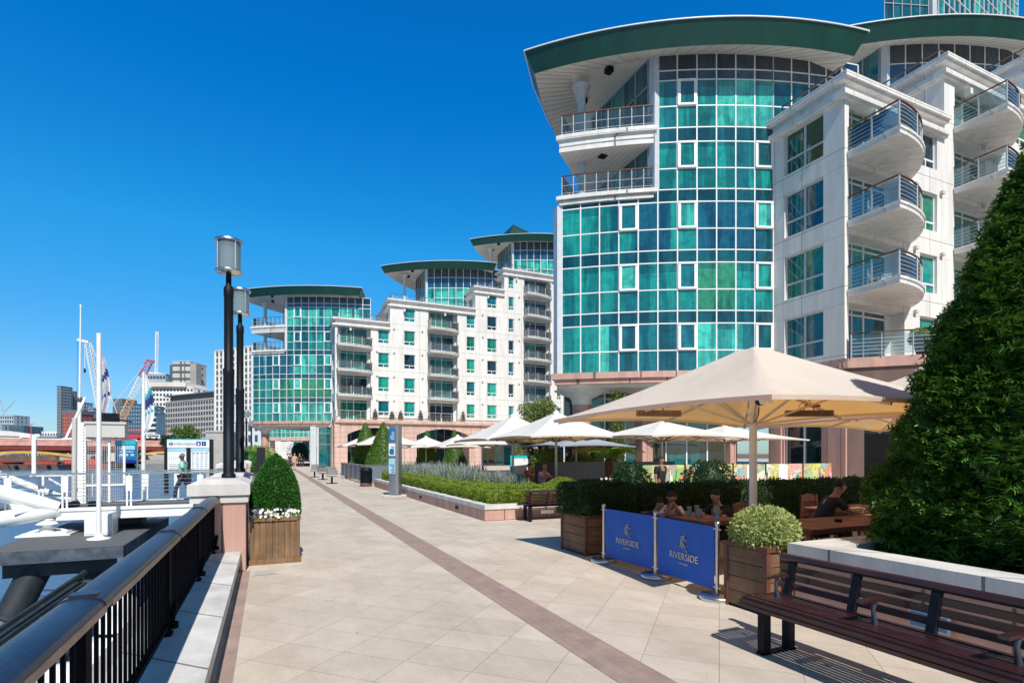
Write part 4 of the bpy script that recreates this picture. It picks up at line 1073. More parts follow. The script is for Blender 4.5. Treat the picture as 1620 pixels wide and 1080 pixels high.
P_ = np.stack([NR.uniform(6,10.8,5000), NR.uniform(14,28.5,5000), NR.uniform(.3,.42,5000)],1); N_ = np.tile(np.array([0,0,1.]),(5000,1))
gc = thing('ground_cover', 'leafy green ground cover between the low hedges', 'plants', (0,0,0)); o_ = crown_obj('foliage', P_, N_, .09, ['hedge_leaf'], gc, jit=1.)
gc['kind'] = 'stuff'; o_['kind'] = 'stuff'
t = thing('clipped_dome', 'rounded bright green clipped box dome at the right of the garden bed', 'shrub', (9.15, 16.2, .3))
dm = lambda z: np.sqrt(np.clip(.66**2-(z*1.05)**2, .001, 1)); P_, N_ = surf_samples(dm, 0, .62, 5500, .02); crown_obj('foliage', P_, N_, .05, ['hedge_leaf'], t, core=rev_core(dm, 0, .6, .94, 20, 8))
# lavender: upright stems with purple tips
def lavender(label, x0, x1, y0, y1, n, hh):
    t = thing('lavender', label, 'lavender', (x0, y0, .3)); n_ = n
    b_ = np.stack([NR.uniform(0,x1-x0,n_), NR.uniform(0,y1-y0,n_), np.zeros(n_)],1); L_ = NR.uniform(.5,1.05,(n_,1))*hh*(.78+.22*np.sin(b_[:,:1]*2.3+1)*np.sin(b_[:,1:2]*1.7))
    d = NR.normal(0,.22,(n_,3)); d[:,2] = 1; tp = b_+d*L_; r = NR.normal(0,1,(n_,3)); r[:,2] = 0; r /= np.linalg.norm(r,axis=1)[:,None]
    w = r*.009; V1 = np.stack([b_-w*2.2,b_+w*2.2,tp+w*.5,tp-w*.5],1).reshape(-1,3)
    s0 = b_+d*L_*.80; w2 = r*.02; V2 = np.stack([s0-w2*.6,s0+w2*.6,tp+w2*.5,tp-w2*.5],1)[::2].reshape(-1,3)
    P2 = np.stack([NR.uniform(0,x1-x0,n_//2), NR.uniform(0,y1-y0,n_//2), NR.uniform(.05,hh*.62,n_//2)],1); V3, F3 = leaves(P2, np.tile(np.array([0,0,1.]),(n_//2,1)), .10, .25, .6)
    ob = bpy.data.objects.new('stems', fast_mesh('stems', np.vstack([V1,V3]), np.arange(len(V1)+len(V3)).reshape(-1,4), ['lavender_leaf'])); COL.objects.link(ob); ob.parent = t
    ob2 = bpy.data.objects.new('flower_spikes', fast_mesh('flower_spikes', V2, np.arange(len(V2)).reshape(-1,4), ['lavender_flower'])); COL.objects.link(ob2); ob2.parent = t; ob2['kind'] = 'stuff'; ob['kind'] = 'stuff'
lavender('wide grey-green and purple lavender bed behind the long box hedge', 6.2, 8.3, 19.2, 28.0, 6500, 1.10)
lavender('smaller purple lavender clump left of the clipped dome', 7.5, 8.5, 17.4, 19.0, 1500, .8)
# ---------------------------------------------------------------- blue barrier
bar = thing('cafe_barrier', 'blue canvas cafe barrier on steel posts lettered RIVERSIDE', 'barrier', (4.95, 0, 0))
py_ = [7.72+.0, 6.25, 4.98][::-1]
# post positions measured on the ground
PB = [(4.98-4.95, 4.02+.95), (5.02-4.95, 6.10), (4.98-4.95, 7.42)]
PB = [(-.03, 4.95), (.03, 6.17), (.0, 7.42)]
for (x, y) in PB:
    p = M(); p.tube([(x,y,.05),(x,y,.90)], .022, 14); p.lathe([(.026,0),(.03,.01),(.03,.045),(.012,.05)], (x,y,.885), 14)
    for z in (.14,.84): p.beam((x-.0,y-.06,z),(x,y+.06,z),.014,.014)
    p.obj('post','steel',bar)
    p = M(); p.lathe([(.205,0),(.21,.01),(.21,.05),(.195,.062),(.03,.07)], (x,y,0), 32); p.obj('base','steel',bar)
def riverside(parent, xa, ya, xb, yb):
    """canvas from far post (a) to near post (b); lettering reads from the promenade (-x side)"""
    d = Vector((xb-xa, yb-ya, 0)); L_ = d.length; d.normalize(); nn = Vector((d.y, -d.x, 0)); 
    if nn.x > 0: nn = -nn
    c = M(); nx, nz = 16, 6; z0, z1 = .10, .865
    vs = []
    for sgn in (0, .004):
        for i in range(nx+1):
            for k in range(nz+1):
                s = .05+(L_-.10)*i/nx; z = z0+(z1-z0)*k/nz; wv = .008*math.sin(i*.9+k*.5)*math.sin(pi*k/nz)
                p = Vector((xa,ya,0))+d*s+nn*(wv-sgn); vs.append((p.x,p.y,z))
    o_ = (nx+1)*(nz+1); fs = []
    for i in range(nx):
        for k in range(nz):
            a = i*(nz+1)+k; q = (a, a+nz+1, a+nz+2, a+1); fs.append(q); fs.append(tuple(x+o_ for x in q[::-1]))
    c.add(vs, fs, 0, None, True); cv_ = c.obj('canvas','blue_canvas',parent)
    ctr = Vector((xa,ya,0))+d*(L_*.5)+nn*.014
    mt = Matrix(((d.x, 0, nn.x, ctr.x), (d.y, 0, nn.y, ctr.y), (0, 1, 0, 0), (0, 0, 0, 1)))
    text('RIVERSIDE', .125, mt@Matrix.Translation((0,.40,0)), 'lettering', 'gold_print', cv_, .002)
    text('LONDON', .034, mt@Matrix.Translation((0,.31,0)), 'lettering', 'print_grey', cv_, .001) if False else None
    # monogram of looping strokes above the name
    e = M()
    def stroke(pts, w=.005): e.tube([mt@Vector((x, y, 0)) for x, y in pts], w, 5)
    stroke([(.0+.045*math.cos(a), .60+.045*math.sin(a)) for a in np.linspace(0, 5.2, 16)])
    stroke([(-.01,.50),(-.005,.58),(.0,.66),(.02,.685),(.045,.68)]); stroke([(.02,.56),(.04,.53),(.035,.50),(.06,.475),(.085,.485)])
    stroke([(-.02+.03*math.cos(a), .555+.03*math.sin(a)) for a in np.linspace(.5, 6, 12)]); stroke([(.02,.655),(-.02,.67),(-.045,.655)])
    for (x, y) in ((-.07,.53),(.08,.555),(-.06,.62),(.07,.63)): stroke([(x-.006,y),(x+.006,y)], .005)
    e.obj('emblem','gold_print',cv_)
    e = M()
    for k in range(7): e.box(-.085+k*.026,-.085+k*.026+.012,.300,.318,-.001,.001)
    e.xf(mt); e.obj('small_print','gold_print',cv_)
(a, b, c) = PB[::-1]
riverside(bar, a[0], a[1], b[0], b[1]); riverside(bar, b[0], b[1], c[0], c[1])
# ---------------------------------------------------------------- parasols
def parasol_parts(t, half, rim, peak, cmat, pole='white_metal', heaters=False, cap=True, pr=.05):
    c = M(); n = 16; nr = 12; vs = []; fs = []; per = []
    for sd in range(4):
        for k in range(n):
            u = -1+2*k/n; per.append([(u,-1),(1,u),(-u,1),(-1,-u)][sd])
    m = len(per)
    for i in range(nr+1):
        d_ = .055+(1-.055)*i/nr
        for (px_, py2) in per:
            mm = min(abs(px_), abs(py2)); e_ = 1-mm*mm
            pull = 1-.075*e_*d_**2
            z = rim+(peak-rim)*((1-d_)**1.18)-.05*e_*math.sin(pi*d_)+.07*e_*d_**2
            vs.append((px_*d_*half*pull, py2*d_*half*pull, z))
    for i in range(nr):
        for j in range(m): fs.append((i*m+j, (i+1)*m+j, (i+1)*m+(j+1)%m, i*m+(j+1)%m)[::-1])
    c.add(vs, fs, 0, None, True); c.add(vs[:m], [tuple(range(m))], 0)
    hv = vs[-m:]
    c.add(hv+[(x*.995, y*.995, z-.05) for x, y, z in hv], [(i, (i+1)%m, m+(i+1)%m, m+i) for i in range(m)])
    cn = c.obj('canopy', cmat, t)
    p = M(); p.tube([(0,0,0),(0,0,peak-.05)], pr, 14); p.lathe([(.09,0),(.1,.08),(.06,.1)], (0,0,rim+.02), 12); p.lathe([(.3,0),(.3,.03)], (0,0,.0), 20); p.obj('pole', pole, t)
    if cap:
        q = M(); q.lathe([(.14,0),(.13,.05),(.07,.12),(.02,.14)], (0,0,peak-.07), 14); q.obj('cap', cmat, t)
    for sx in (-1,0,1):
        for sy in (-1,0,1):
            if sx or sy:
                r = M(); k = .97 if sx and sy else .90
                e = (sx*half*k, sy*half*k, rim-.01+(.07 if not (sx and sy) else 0))
                r.beam((0,0,rim+(peak-rim)*.5), (e[0],e[1],e[2]-.05), .035, .035)
                mid = (e[0]*.4, e[1]*.4, rim+(peak-rim)*.5*.6-.03); r.beam((sx*.07,sy*.07,rim-.12), mid, .03, .03); r.obj('rib', 'soffit' if cmat == 'canvas_cream' else 'bronze_edge', t)
    return cn
def parasol(x, y, label, half=2.1, rim=2.32, peak=3.33, cmat='canvas_white', rz=0., pole='brushed_steel', **k):
    t = thing('parasol', label, 'parasol', (x, y, 0), 'square cafe parasols', rz); parasol_parts(t, half, rim, peak, cmat, pole, **k); return t
U1 = (6.62, 5.95)
t = parasol(*U1, 'largest cream square parasol in front of the near block, lamp and heaters underneath', cmat='canvas_cream', pole='white_metal', pr=.056, cap=False, half=2.2, peak=3.38)
for (hx, hy, rz_) in ((-1.15,.75,.1),(.95,-.2,-.1)):
    h_ = thing('patio_heater', 'slim bar heater hanging under the largest parasol on its %s side' % ('left' if hx < 0 else 'right'), 'heater', (U1[0]+hx, U1[1]+hy, 2.36), 'bar heaters', rz=rad(-24)+rz_)
    b = M(); b.box(-.34,.34,-.05,.05,-.04,.05)
    for k in range(14): b.box(-.32+k*.047,-.31+k*.047,-.055,-.05,-.035,.045)
    b.obj('body','bronze_edge',h_); b = M(); b.box(-.30,.30,-.03,.03,-.045,-.04); b.obj('element','sign_white',h_); b = M(); b.tube([(-.08,0,.05),(0,0,.22),(.08,0,.05)], .008, 6); b.box(-.06,.16,-.02,.02,.10,.14); b.tube([(-.1,0,.05),(-.15,0,.12),(-.05,0,.2),(0,0,.3)],.006,5); b.obj('bracket','red_paint',h_)
h_ = thing('spot_lamp', 'small round lamp fixed under the near edge of the largest parasol', 'lamp', (U1[0]-1.95, U1[1]-1.80, 2.30))
b = M(); b.lathe([(.02,0),(.05,.02),(.055,.07)], n=14); b.xf(Matrix.Rotation(pi/2,4,'X')); b.obj('body','black_metal',h_); b = M(); b.lathe([(.05,0),(.05,.01)], n=14); b.xf(Matrix.Translation((0,-.07,0))@Matrix.Rotation(pi/2,4,'X')); b.obj('lens','sign_white',h_)
b = M(); b.tube([(0,0,.0),(0.01,0,.06)],.012,6); b.tube([(.03,0,-.05),(.02,0,-.15),(-.02,0,-.22)],.006,5); b.obj('bracket','black_metal',h_)
parasol(11.4, 6.3, 'cream parasol mostly hidden behind the yew, right of the largest one', cmat='canvas_cream')
parasol(6.9, 1.2-3.2, 'cream parasol behind the viewer', cmat='canvas_cream') if False else None
parasol(13.2, 16.0, 'wide low white parasol behind the largest one, above the parrot mural', peak=2.95)
parasol(17.9, 17.6, 'white parasol farther right behind the largest one, in front of the pink pier', peak=2.95, half=2.3)
parasol(10.05, 18.3, 'white parasol over the fern, left of the largest one')
parasol(9.95, 22.1, 'tall pointed white parasol above the lavender', peak=3.45)
parasol(13.3, 34.6, 'small off-white parasol to the right of the centre line of the far arches', half=2.0)
parasol(12.9, 38.7, 'small off-white parasol between the totem and the far topiary cones', half=1.9, rim=2.2, peak=3.1)
parasol(7.5, 38.3, 'broad off-white parasol left of the totem in front of the topiary cones', half=2.3)
parasol(11.5, 42.5, 'farthest off-white parasol just right of the totem', half=2.1, rim=2.2, peak=3.1)
parasol(7.3, 45.5, 'off-white parasol behind the left topiary cone by the far pink base', half=2.1)
parasol(14.1, 23.6, 'slate-grey parasol tucked under the white ones', cmat='canvas_grey', rim=2.1, peak=2.7)
# ================================================================ restaurant terrace
def table(x, y, w, d, label, h=.75, rz=0., mt='table_wood'):
    t = thing('table', label, 'table', (x, y, 0), 'wooden terrace tables', rz)
    b = M(); n = 6
    for k in range(n): b.box(-w/2, w/2, -d/2+d*k/n+.004, -d/2+d*(k+1)/n-.004, h-.03, h)
    b.box(-w/2+.05,w/2-.05,-d/2+.05,d/2-.05,h-.08,h-.03); b.obj('tabletop', mt, t)
    for sx in (-1,1):
        for sy in (-1,1): q = M(); q.box(sx*(w/2-.1)-.03,sx*(w/2-.1)+.03,sy*(d/2-.1)-.03,sy*(d/2-.1)+.03,0,h-.08); q.obj('leg', mt, t)
    return t
def chair(x, y, rz, label):
    t = thing('chair', label, 'chair', (x, y, 0), 'slatted wooden terrace chairs', rz)
    s = M()
    for k in range(5): s.box(-.22,.22,-.22+k*.09,-.22+k*.09+.075,.43,.455)
    s.obj('seat','table_wood',t); b = M(); b.box(-.23,-.19,.2,.24,.45,.93); b.box(.19,.23,.2,.24,.45,.93)
    P = [(-.23,.22,.88),(-.12,.22,.93),(0,.22,.95),(.12,.22,.93),(.23,.22,.88),(.23,.22,.80),(-.23,.22,.80)]; b.ext(P,(0,.03,0)); b.box(-.2,.2,.215,.235,.5,.54)
    for k in range(6): b.box(-.17+k*.062,-.145+k*.062,.215,.235,.54,.8)
    b.obj('backrest','table_wood',t)
    for sx in (-1,1):
        for sy in (-1,1): q = M(); q.box(sx*.2-.02,sx*.2+.02,sy*.2-.02,sy*.2+.02,0,.44); q.obj('leg','table_wood',t)
    return t
table(6.25, 6.9, .8, 1.5, 'dark wooden table with glasses directly behind the blue barrier')
tb_ = table(8.0, 5.35, 3.0, .9, 'long reddish-brown table to the right of the parasol pole')
table(9.9, 6.6, 1.6, .9, 'second reddish-brown table farther right, towards the hedge')
chair(7.2, 4.55, pi, 'slatted chair pulled up to the long table, left of its pair'); chair(8.0, 4.5, pi+.05, 'slatted chair at the middle of the long table'); chair(8.8, 4.55, pi-.1, 'slatted chair at the right end of the long table')
chair(9.4, 6.0, pi, 'wooden chair between the long table and the hedge'); chair(7.2, 6.45, .1, 'wooden chair with curved back near the parasol pole'); chair(9.9, 7.3, 0, 'wooden chair against the dark hedge')
t = thing('ashtray', 'small dark round ashtray on the long brown table', 'ashtray', (7.6,5.3,.75)); b = M(); b.lathe([(.05,0),(.055,.04),(.045,.04),(.04,.01)],n=14); b.obj('bowl','black_metal',t)
for (x, y, h_, lb) in ((6.12,6.75,.16,'tall clear tumbler nearest the white-shirted diner'),(6.22,6.62,.13,'short clear tumbler in the cluster of glasses'),(6.3,6.78,.17,'tall clear glass at the back of the cluster'),(6.08,6.50,.12,'clear glass at the near end of the cluster'),(6.1,6.15,.22,'slim tall glass standing alone by the dark-shirted diner')):
    t = thing('drinking_glass', lb, 'glass', (x,y,.75), 'glasses on the barrier table'); b = M(); b.lathe([(.03,0),(.036,h_),(.033,h_),(.028,.01)],n=12); b.obj('tumbler','clear_glass',t)
# mural hoarding
mu_ = thing('mural_hoarding', 'low hoarding painted with a parrot and bright tropical leaves in front of the restaurant', 'hoarding', (10.7, 13.9, 0))
x_ = 0
for i_, w_ in enumerate((1.75,2.1,1.55,1.9,1.6)):
    q = M(); q.box(x_, x_+w_-.06, 0, .04, .25, 1.38); pn_ = q.obj('panel','mural_paint',mu_)
    if i_ in (2,3): q = M(); q.box(x_+.62,x_+1.05,-.012,0,.3,1.36); q.obj('notice','sign_white',pn_)
    q = M(); q.box(x_-.06,x_,-.01,.05,.0,1.42); q.obj('post','black_metal',mu_); x_ += w_
# parrot on the second panel: grey-blue body, red crest, leaves
def blob(pts, mt, nm, par, off=.008, ox=0):
    q = M(); q.ext([(ox+x, -off, z) for x, z in pts], (0,.006,0)); return q.obj(nm, mt, par)
mat('parrot_blue',(.18,.36,.42),.6); mat('leaf_print',(.20,.50,.12),.6,var=.2); mat('yellow_print',(.85,.60,.05),.6); mat('pink_print',(.8,.35,.55),.6,var=.2); mat('cream_print',(.80,.76,.55),.6); mat('purple_print',(.35,.12,.45),.6)
ox = 1.75
blob([(.45,.28),(.42,.6),(.5,.9),(.66,1.12),(.86,1.2),(1.05,1.12),(1.12,.95),(1.05,.78),(1.12,.5),(1.1,.28)],'parrot_blue','parrot_body',mu_,ox=ox)
blob([(.9,1.16),(1.1,1.3),(1.35,1.22),(1.15,1.12)],'red_paint','crest',mu_,.014,ox=ox); blob([(1.05,1.0),(1.2,.95),(1.2,.75),(1.1,.62),(1.06,.85)],'black_metal','beak',mu_,.014,ox=ox)
blob([(.92+.06*math.cos(a),1.0+.06*math.sin(a)) for a in np.linspace(0,6,10)],'sign_white','eye',mu_,.016,ox=ox)
for k in range(11):
    x0 = [.1,.25,.35,1.35,1.6,1.8,4.1,4.5,4.9,7.4,7.9][k]+1.0; mtl = ['leaf_print','cream_print','leaf_print','yellow_print','leaf_print','yellow_print','pink_print','leaf_print','yellow_print','purple_print','pink_print'][k]; a = R.uniform(-.5,.5)
    q = M(); q.ext([(x0,-.02,.3),(x0+.10+a*.3,-.02,.7),(x0+a*.8+.05,-.02,1.25),(x0-.08+a*.3,-.02,.7)],(0,.004,0)); q.obj('painted_leaf',mtl,mu_)
# menu boards and bits
t = thing('green_banner', 'small turquoise and white painted panel behind the lavender', 'panel', (11.2,25.2,0)); q = M(); q.box(0,2.1,0,.04,.4,1.65); q.obj('panel','sign_teal',t); q=M(); q.box(.1,1.2,-.01,0,.7,1.5); q.obj('print','sign_white',t)
t = thing('hoarding', 'dark painted hoarding behind the clipped dome', 'hoarding', (12.5,22.0,0)); q = M(); q.box(-1.5,6.5,0,.05,0,1.35); q.obj('panel','black_board',t)
# tree fern
t = thing('tree_fern', 'tree fern with shaggy brown trunk and arching yellow-green fronds under the white parasol', 'tree', (12.35, 18.1, 0))
q = M(); q.tube([(0,0,0),(0.03,0,.7),(-.05,0,1.5)],[.28,.2,.16],12); q.obj('trunk','fern_trunk',t)
q = M()
for k in range(13):
    a = k*2*pi/13+R.uniform(-.2,.2); L_ = R.uniform(1.1,1.7); pr = None; pts = []
    for i in range(9):
        f_ = i/8; pts.append(Vector((-.05+math.cos(a)*L_*f_, math.sin(a)*L_*f_, 1.5+.65*math.sin(f_*2.3)*L_*.5)))
    for i in range(8):
        p, p2 = pts[i], pts[i+1]; d_ = (p2-p).normalized(); s_ = d_.cross(Vector((0,0,1))).normalized(); w_ = .26*math.sin(pi*(i+1)/9.5)
        for j in range(4):
            c0 = p.lerp(p2, j/4)
            for sg in (-1,1): q.add([c0, c0+d_*.05, c0+s_*sg*w_+d_*.09-Vector((0,0,.05)), c0+s_*sg*w_+d_*.05-Vector((0,0,.05))],[(0,1,2,3)])
q.obj('fronds','fern_leaf',t)
# climbing ivy on the column
t = thing('climbing_ivy', 'green ivy climbing the restaurant front beside the pink column', 'plant', (16.35, 23.2, 0)); P_ = np.stack([NR.normal(0,.22,3500),NR.normal(0,.12,3500),NR.uniform(0,4.9,3500)],1); crown_obj('foliage',P_,np.tile(np.array([0,-1.,.2]),(3500,1)),.11,['tree_leaf'],t)
def bush(x, y, z, r, h, label, mt='dark_leaf', n=2500, leaf=.09, cat='shrub', grp=None, pot=False):
    t = thing('shrub', label, cat, (x,y,z), grp); 
    rf = lambda q: r*np.sqrt(np.clip(1-((q-h*.5)/(h*.52))**2, .01, 1)); P_, N_ = surf_samples(rf, 0.02, h, n, .14); crown_obj('foliage', P_, N_, leaf, [mt], t, jit=.9, core=rev_core(rf, 0, h, .72, 12, 6)); return t
bush(11.2,11.6,0,.65,1.55,'loose dark shrub behind the hedge, left of the parrot mural'); bush(9.3,12.6,.2,.45,1.3,'small glossy shrub by the restaurant steps'); bush(12.9,24.5,.6,.7,1.35,'cloud-pruned light green shrub behind the lavender','hedge_leaf'); bush(14.7,24.2,.4,.6,1.3,'yellow-green rounded shrub under the pointed parasol','hedge_leaf'); bush(16.0,25.5,.9,.7,1.2,'olive-toned shrub beside the fern','tree_leaf')
for (x,y,lb) in ((8.9,12.9,'white'),): 
    t = thing('flowering_pot', 'white flowers in a tall pot at the terrace corner', 'plant', (x,y,0)); q = M(); q.lathe([(.14,0),(.2,.55)],n=12); q.obj('pot','far_dark',t); q = M()
    for k in range(90): flower(q, R.gauss(0,.16), R.gauss(0,.1), .75+R.uniform(-.15,.3), .045, 0)
    q.obj('flowers',['white_petal','purple_petal'],t)
# dark reception table with red box
t = table(11.6, 15.2, 2.6, .8, 'dark service table beside the fern trunk', .9, mt='black_board')
# ---------------------------------------------------------------- topiary cones, far planters
def cone_tree(x, y, h, r, label, z0=.9):
    t = thing('topiary_cone', label, 'topiary', (x,y,z0), 'clipped cone topiaries'); rf = lambda z: np.maximum(r*np.power(np.clip(1-(z/h),0,1),.85), .03)
    P_, N_ = surf_samples(rf, 0, h, 5200, .02); crown_obj('foliage', P_, N_, .085, ['cone_leaf'], t, asp=.6, core=rev_core(rf, 0, h, .95, 20, 12)); q = M(); q.tube([(0,0,-.6),(0,0,.1)],.08,8); q.obj('trunk','bark',t); return t
cone_tree(6.35,39.8,3.3,1.15,'left clipped yew cone of the pair by the far pink base', .7); cone_tree(6.55,34.3,2.95,1.2,'right clipped yew cone of the pair, above the long planter', .75)
cone_tree(12.0,44.0,3.4,1.1,'clipped cone between the totem and the second arch',.3); cone_tree(15.2,46.5,3.6,1.2,'right-hand clipped cone in front of the far arches',.3)
for (x0,x1,y0,y1,lb) in ((5.3,8.6,33.2,35.2,'long terracotta planter below the right cone'),(5.1,7.2,38.4,41,'terracotta planter below the left cone')):
    t = thing('long_planter', lb, 'planter', (x0,y0,0), 'terracotta terrace planters'); b = M(); b.box(0,x1-x0,0,y1-y0,0,.85); b.box(-.04,x1-x0+.04,-.04,y1-y0+.04,.85,.97); b.obj('box','terracotta',t)
def screen_panel(x, y, L_, lb, rz=0):
    t = thing('terrace_screen', lb, 'screen', (x,y,0), 'glazed terrace screens', rz); b = M(); b.box(0,.05,-.02,.02,0,1.1); b.box(L_-.05,L_,-.02,.02,0,1.1); b.box(-.2,.25,-.2,.2,0,.02); b.box(0,L_,-.025,.025,1.06,1.11); b.obj('frame','steel',t); b = M(); b.box(.05,L_-.05,-.006,.006,.15,1.05); b.obj('panel','far_dark',t)
for k in range(5): screen_panel(4.95,31.8+k*2.1,1.9,'dark terrace screen number %s from the garden bed, along the promenade side' % ['one','two','three','four','five'][k], pi/2)
screen_panel(5.0,31.6,2.4,'dark terrace screen facing the garden bed, behind the black bin'); screen_panel(7.5,31.6,2.4,'dark terrace screen to the right of the one behind the bin')
t = thing('patio_heater','closed white standing heater beside the right cone','heater',(8.05,36.6,0)); b = M(); b.lathe([(.25,0),(.1,.1),(.05,.9),(.16,1.0),(.22,2.0),(.1,2.1)],n=10); b.obj('body','sign_white',t)
bush(-.6,41,.6,1.1,1.7,'low rounded hedge ball beyond the black post', 'hedge_leaf', grp='hedge balls along the river edge'); bush(-1.0,36,.5,.8,1.4,'small dark hedge ball behind the black post','box_leaf', grp='hedge balls along the river edge')
t = thing('brown_planter','brown planter with golden shrub at the far passage','planter',(6.9,86,0)); b = M(); b.box(-1.2,1.2,-.6,.6,0,1.2); b.obj('box','terracotta',t); b_ = bush(6.9,86,1.2,1.1,1.6,'golden rounded shrub in the brown planter at the far passage','hedge_leaf'); bush(4.6,92,.5,1.9,3.0,'dark round tree at the far passage')
g_ = M(); g_.box(1,8.5,80,80.4,0,.35); tag(g_.obj('low_wall','quay_brown'),'low dark step at the end of the promenade','step')
# tree in front of block B
def tree(x, y, z, th, cr, ch, label, mt='tree_leaf', n=9000, leaf=.22, grp=None, squash=1.):
    t = thing('tree', label, 'tree', (x,y,z), grp); q = M(); q.tube([(0,0,0),(.1,0,th*.5),(0,0.1,th)],[.22,.17,.12],8)
    for k in range(7):
        a = k*.9; q.tube([(0,.05,th*.8),(math.cos(a)*cr*.35,math.sin(a)*cr*.35,th+ch*.25),(math.cos(a)*cr*.7,math.sin(a)*cr*.7,th+ch*R.uniform(.4,.7))],[.09,.06,.02],6)
    q.obj('trunk','bark',t); PP = []; NN = []
    for k in range(26):
        a = R.uniform(0,6.28); rr = cr*math.sqrt(R.random())*.78; hz = R.uniform(.1,.9); c = np.array([rr*math.cos(a), rr*math.sin(a), th+ch*hz*(1-.35*(rr/cr)**2)]); s = cr*R.uniform(.22,.38)
        u = NR.normal(0,1,(n//26,3)); u /= np.linalg.norm(u,axis=1)[:,None]; PP.append(c+u*s*np.array([1,1,.8])*NR.uniform(.55,1.05,(len(u),1))); NN.append(u)
    crown_obj('crown', np.vstack(PP), np.vstack(NN), leaf, [mt], t, asp=.5, jit=.8); return t
R.seed(12)
tree(12.95,25.6,0,1.3,1.65,3.6,'loose olive-green tree behind the white parasols, in front of the far white block', 'olive_leaf', n=15000, leaf=.12)
# ================================================================ river side: dolphin platform, linkspan, gangway
t = thing('mooring_platform', 'dark timber-decked mooring platform on raked black piles beside the railing', 'platform', (-6.7, 18.2, -.8))
b = M(); n = 16
for k in range(n): b.box(0, 3.0, 7.4*k/n+.006, 7.4*(k+1)/n-.006, -.05, 0)
b.obj('deck','dark_timber_deck',t); b = M(); b.box(-.03,3.03,-.04,.10,-.34,-.002); b.box(2.9,3.04,.1,7.4,-.34,-.002); b.box(-.03,.1,.1,7.4,-.34,-.002); b.box(.1,2.9,.1,7.3,-.3,-.06); b.obj('edge_beam','deck_beam_face',t)
for yy in (.35,5.5): b = M(); b.box(.3,2.7,yy,yy+.5,-.75,-.34); b.obj('cross_beam','pile_dark',t)
for (x, y, dx, dy) in ((.95,.7,-1.5,-1.0),(2.3,1.0,-1.5,-1.0),(1.2,6,-1.2,.8),(2.4,6.2,.6,.8)):
    b = M(); b.tube([(x,y,-.5),(x+dx*.33,y+dy*.33,-1.8)], .36, 24); b.tube([(x+dx*.33,y+dy*.33,-1.8),(x+dx*.35,y+dy*.35,-1.86)],.39,24); p = b.obj('pile','pile_dark',t)
    b = M(); b.tube([(x+dx*.34,y+dy*.34,-1.85),(x+dx,y+dy,-4.6)], .32, 24); b.obj('pile_sleeve','pile_grey',p)
# black walkway beam with weed below the platform
t = thing('mooring_beam', 'sloping black steel beam edged with yellow weed below the platform', 'beam', (0,0,0)); b = M()
A_ = Vector((*vu(128,14.2),-1.70)); B_ = Vector((*vu(20,12.2),-2.25)); C_ = Vector((*vu(-60,11.0),-2.6))
b.beam(A_,B_,.35,.22); b.beam(B_,C_,.35,.22); b.beam(A_+Vector((.1,0,.35)),C_+Vector((.1,0,.35)),.08,.10); b.obj('beam','pile_dark',t)
w_ = NR.uniform(0,1,(1400,1)); P_ = np.array(A_)*(1-w_)+np.array(C_)*w_+NR.normal(0,.10,(1400,3))-np.array([0,0,.16]); crown_obj('weed',P_,np.tile(np.array([0,-.3,1.]),(1400,1)),.10,['fern_leaf'],t,asp=.3)
for (x,y,zt,lb) in ((-1.80,8.6,-.07,'farther white dome-topped mooring post seen through the railing'),(-1.85,6.75,-.34,'nearer white dome-topped mooring post seen through the railing')):
    t = thing('mooring_post', lb, 'mooring post', (x,y,-2.05), 'white mooring posts'); h_ = zt+2.05; b = M(); b.lathe([(.36,0),(.36,h_-.62),(.34,h_-.58),(.24,h_-.56),(.24,h_-.22),(.20,h_-.08),(.10,h_-.01),(.02,h_)],n=28); b.obj('body','white_metal',t)
    for zz_ in (h_-.50,h_-.9): b = M(); rr = .25 if zz_ > h_-.6 else .37; b.lathe([(rr,zz_),(rr,zz_+.035)],n=28); b.obj('band','black_metal',t)
# hinged white linkspan arms
def wp(px, Y, z): v_, u_ = vu(px, Y); return Vector((v_, u_, z))
O_ = wp(74, 17.1, -.8)
t = thing('linkspan', 'big white tubular arms of the floating pier resting on a pivot at the platform', 'linkspan', tuple(O_))
b = M(); b.tube([wp(92,17.2,.02)-O_, wp(60,16.9,.20)-O_, wp(0,16.4,.55)-O_, wp(-140,15.4,1.2)-O_], [.20,.24,.25,.25], 20); b.obj('upper_arm','white_metal',t)
b = M(); b.tube([wp(94,17.25,-.02)-O_, wp(60,16.9,-.12)-O_, wp(0,16.4,-.24)-O_, wp(-140,15.4,-.5)-O_], [.21,.24,.25,.25], 20); b.ext([wp(62,16.8,.05)-O_, wp(15,16.3,.25)-O_, wp(22,16.35,-.1)-O_],(0,.08,0)); b.obj('lower_arm','white_metal',t)
b = M(); b.tube([wp(120,20.2,-.05)-O_, wp(60,19.8,.45)-O_, wp(-60,19.0,1.5)-O_], .13, 14); b.beam(wp(66,19.5,1.0)-O_, wp(118,20,.3)-O_, .06, .06); b.obj('far_arm','white_metal',t)
b = M(); b.lathe([(.25,.36),(.20,.50),(.15,.55),(.30,.36),(.32,.33),(.14,.30),(.10,.12)], (.02,.0,-.0), 20); b.obj('pivot','white_metal',t)
b = M(); b.box(-.62,.72,-.5,.5,.0,.05); b.box(-.5,.6,-.42,.42,.05,.10); b.lathe([(.20,0),(.14,.10),(.12,.16)],(.02,.0,.08),12); b.beam((-.4,-.2,.10),(-.05,0,.22),.10,.05); b.beam((.45,.2,.10),(.1,0,.22),.10,.05); b.obj('base_plate','white_metal',t); b = M(); b.tube([wp(92,17.3,.02)-O_, wp(108,17.6,.04)-O_, wp(120,18.2,.06)-O_],.13,12); b.box(.9,1.2,.6,1.0,.78,.95); b.obj('hinge','black_metal',t)
b = M()
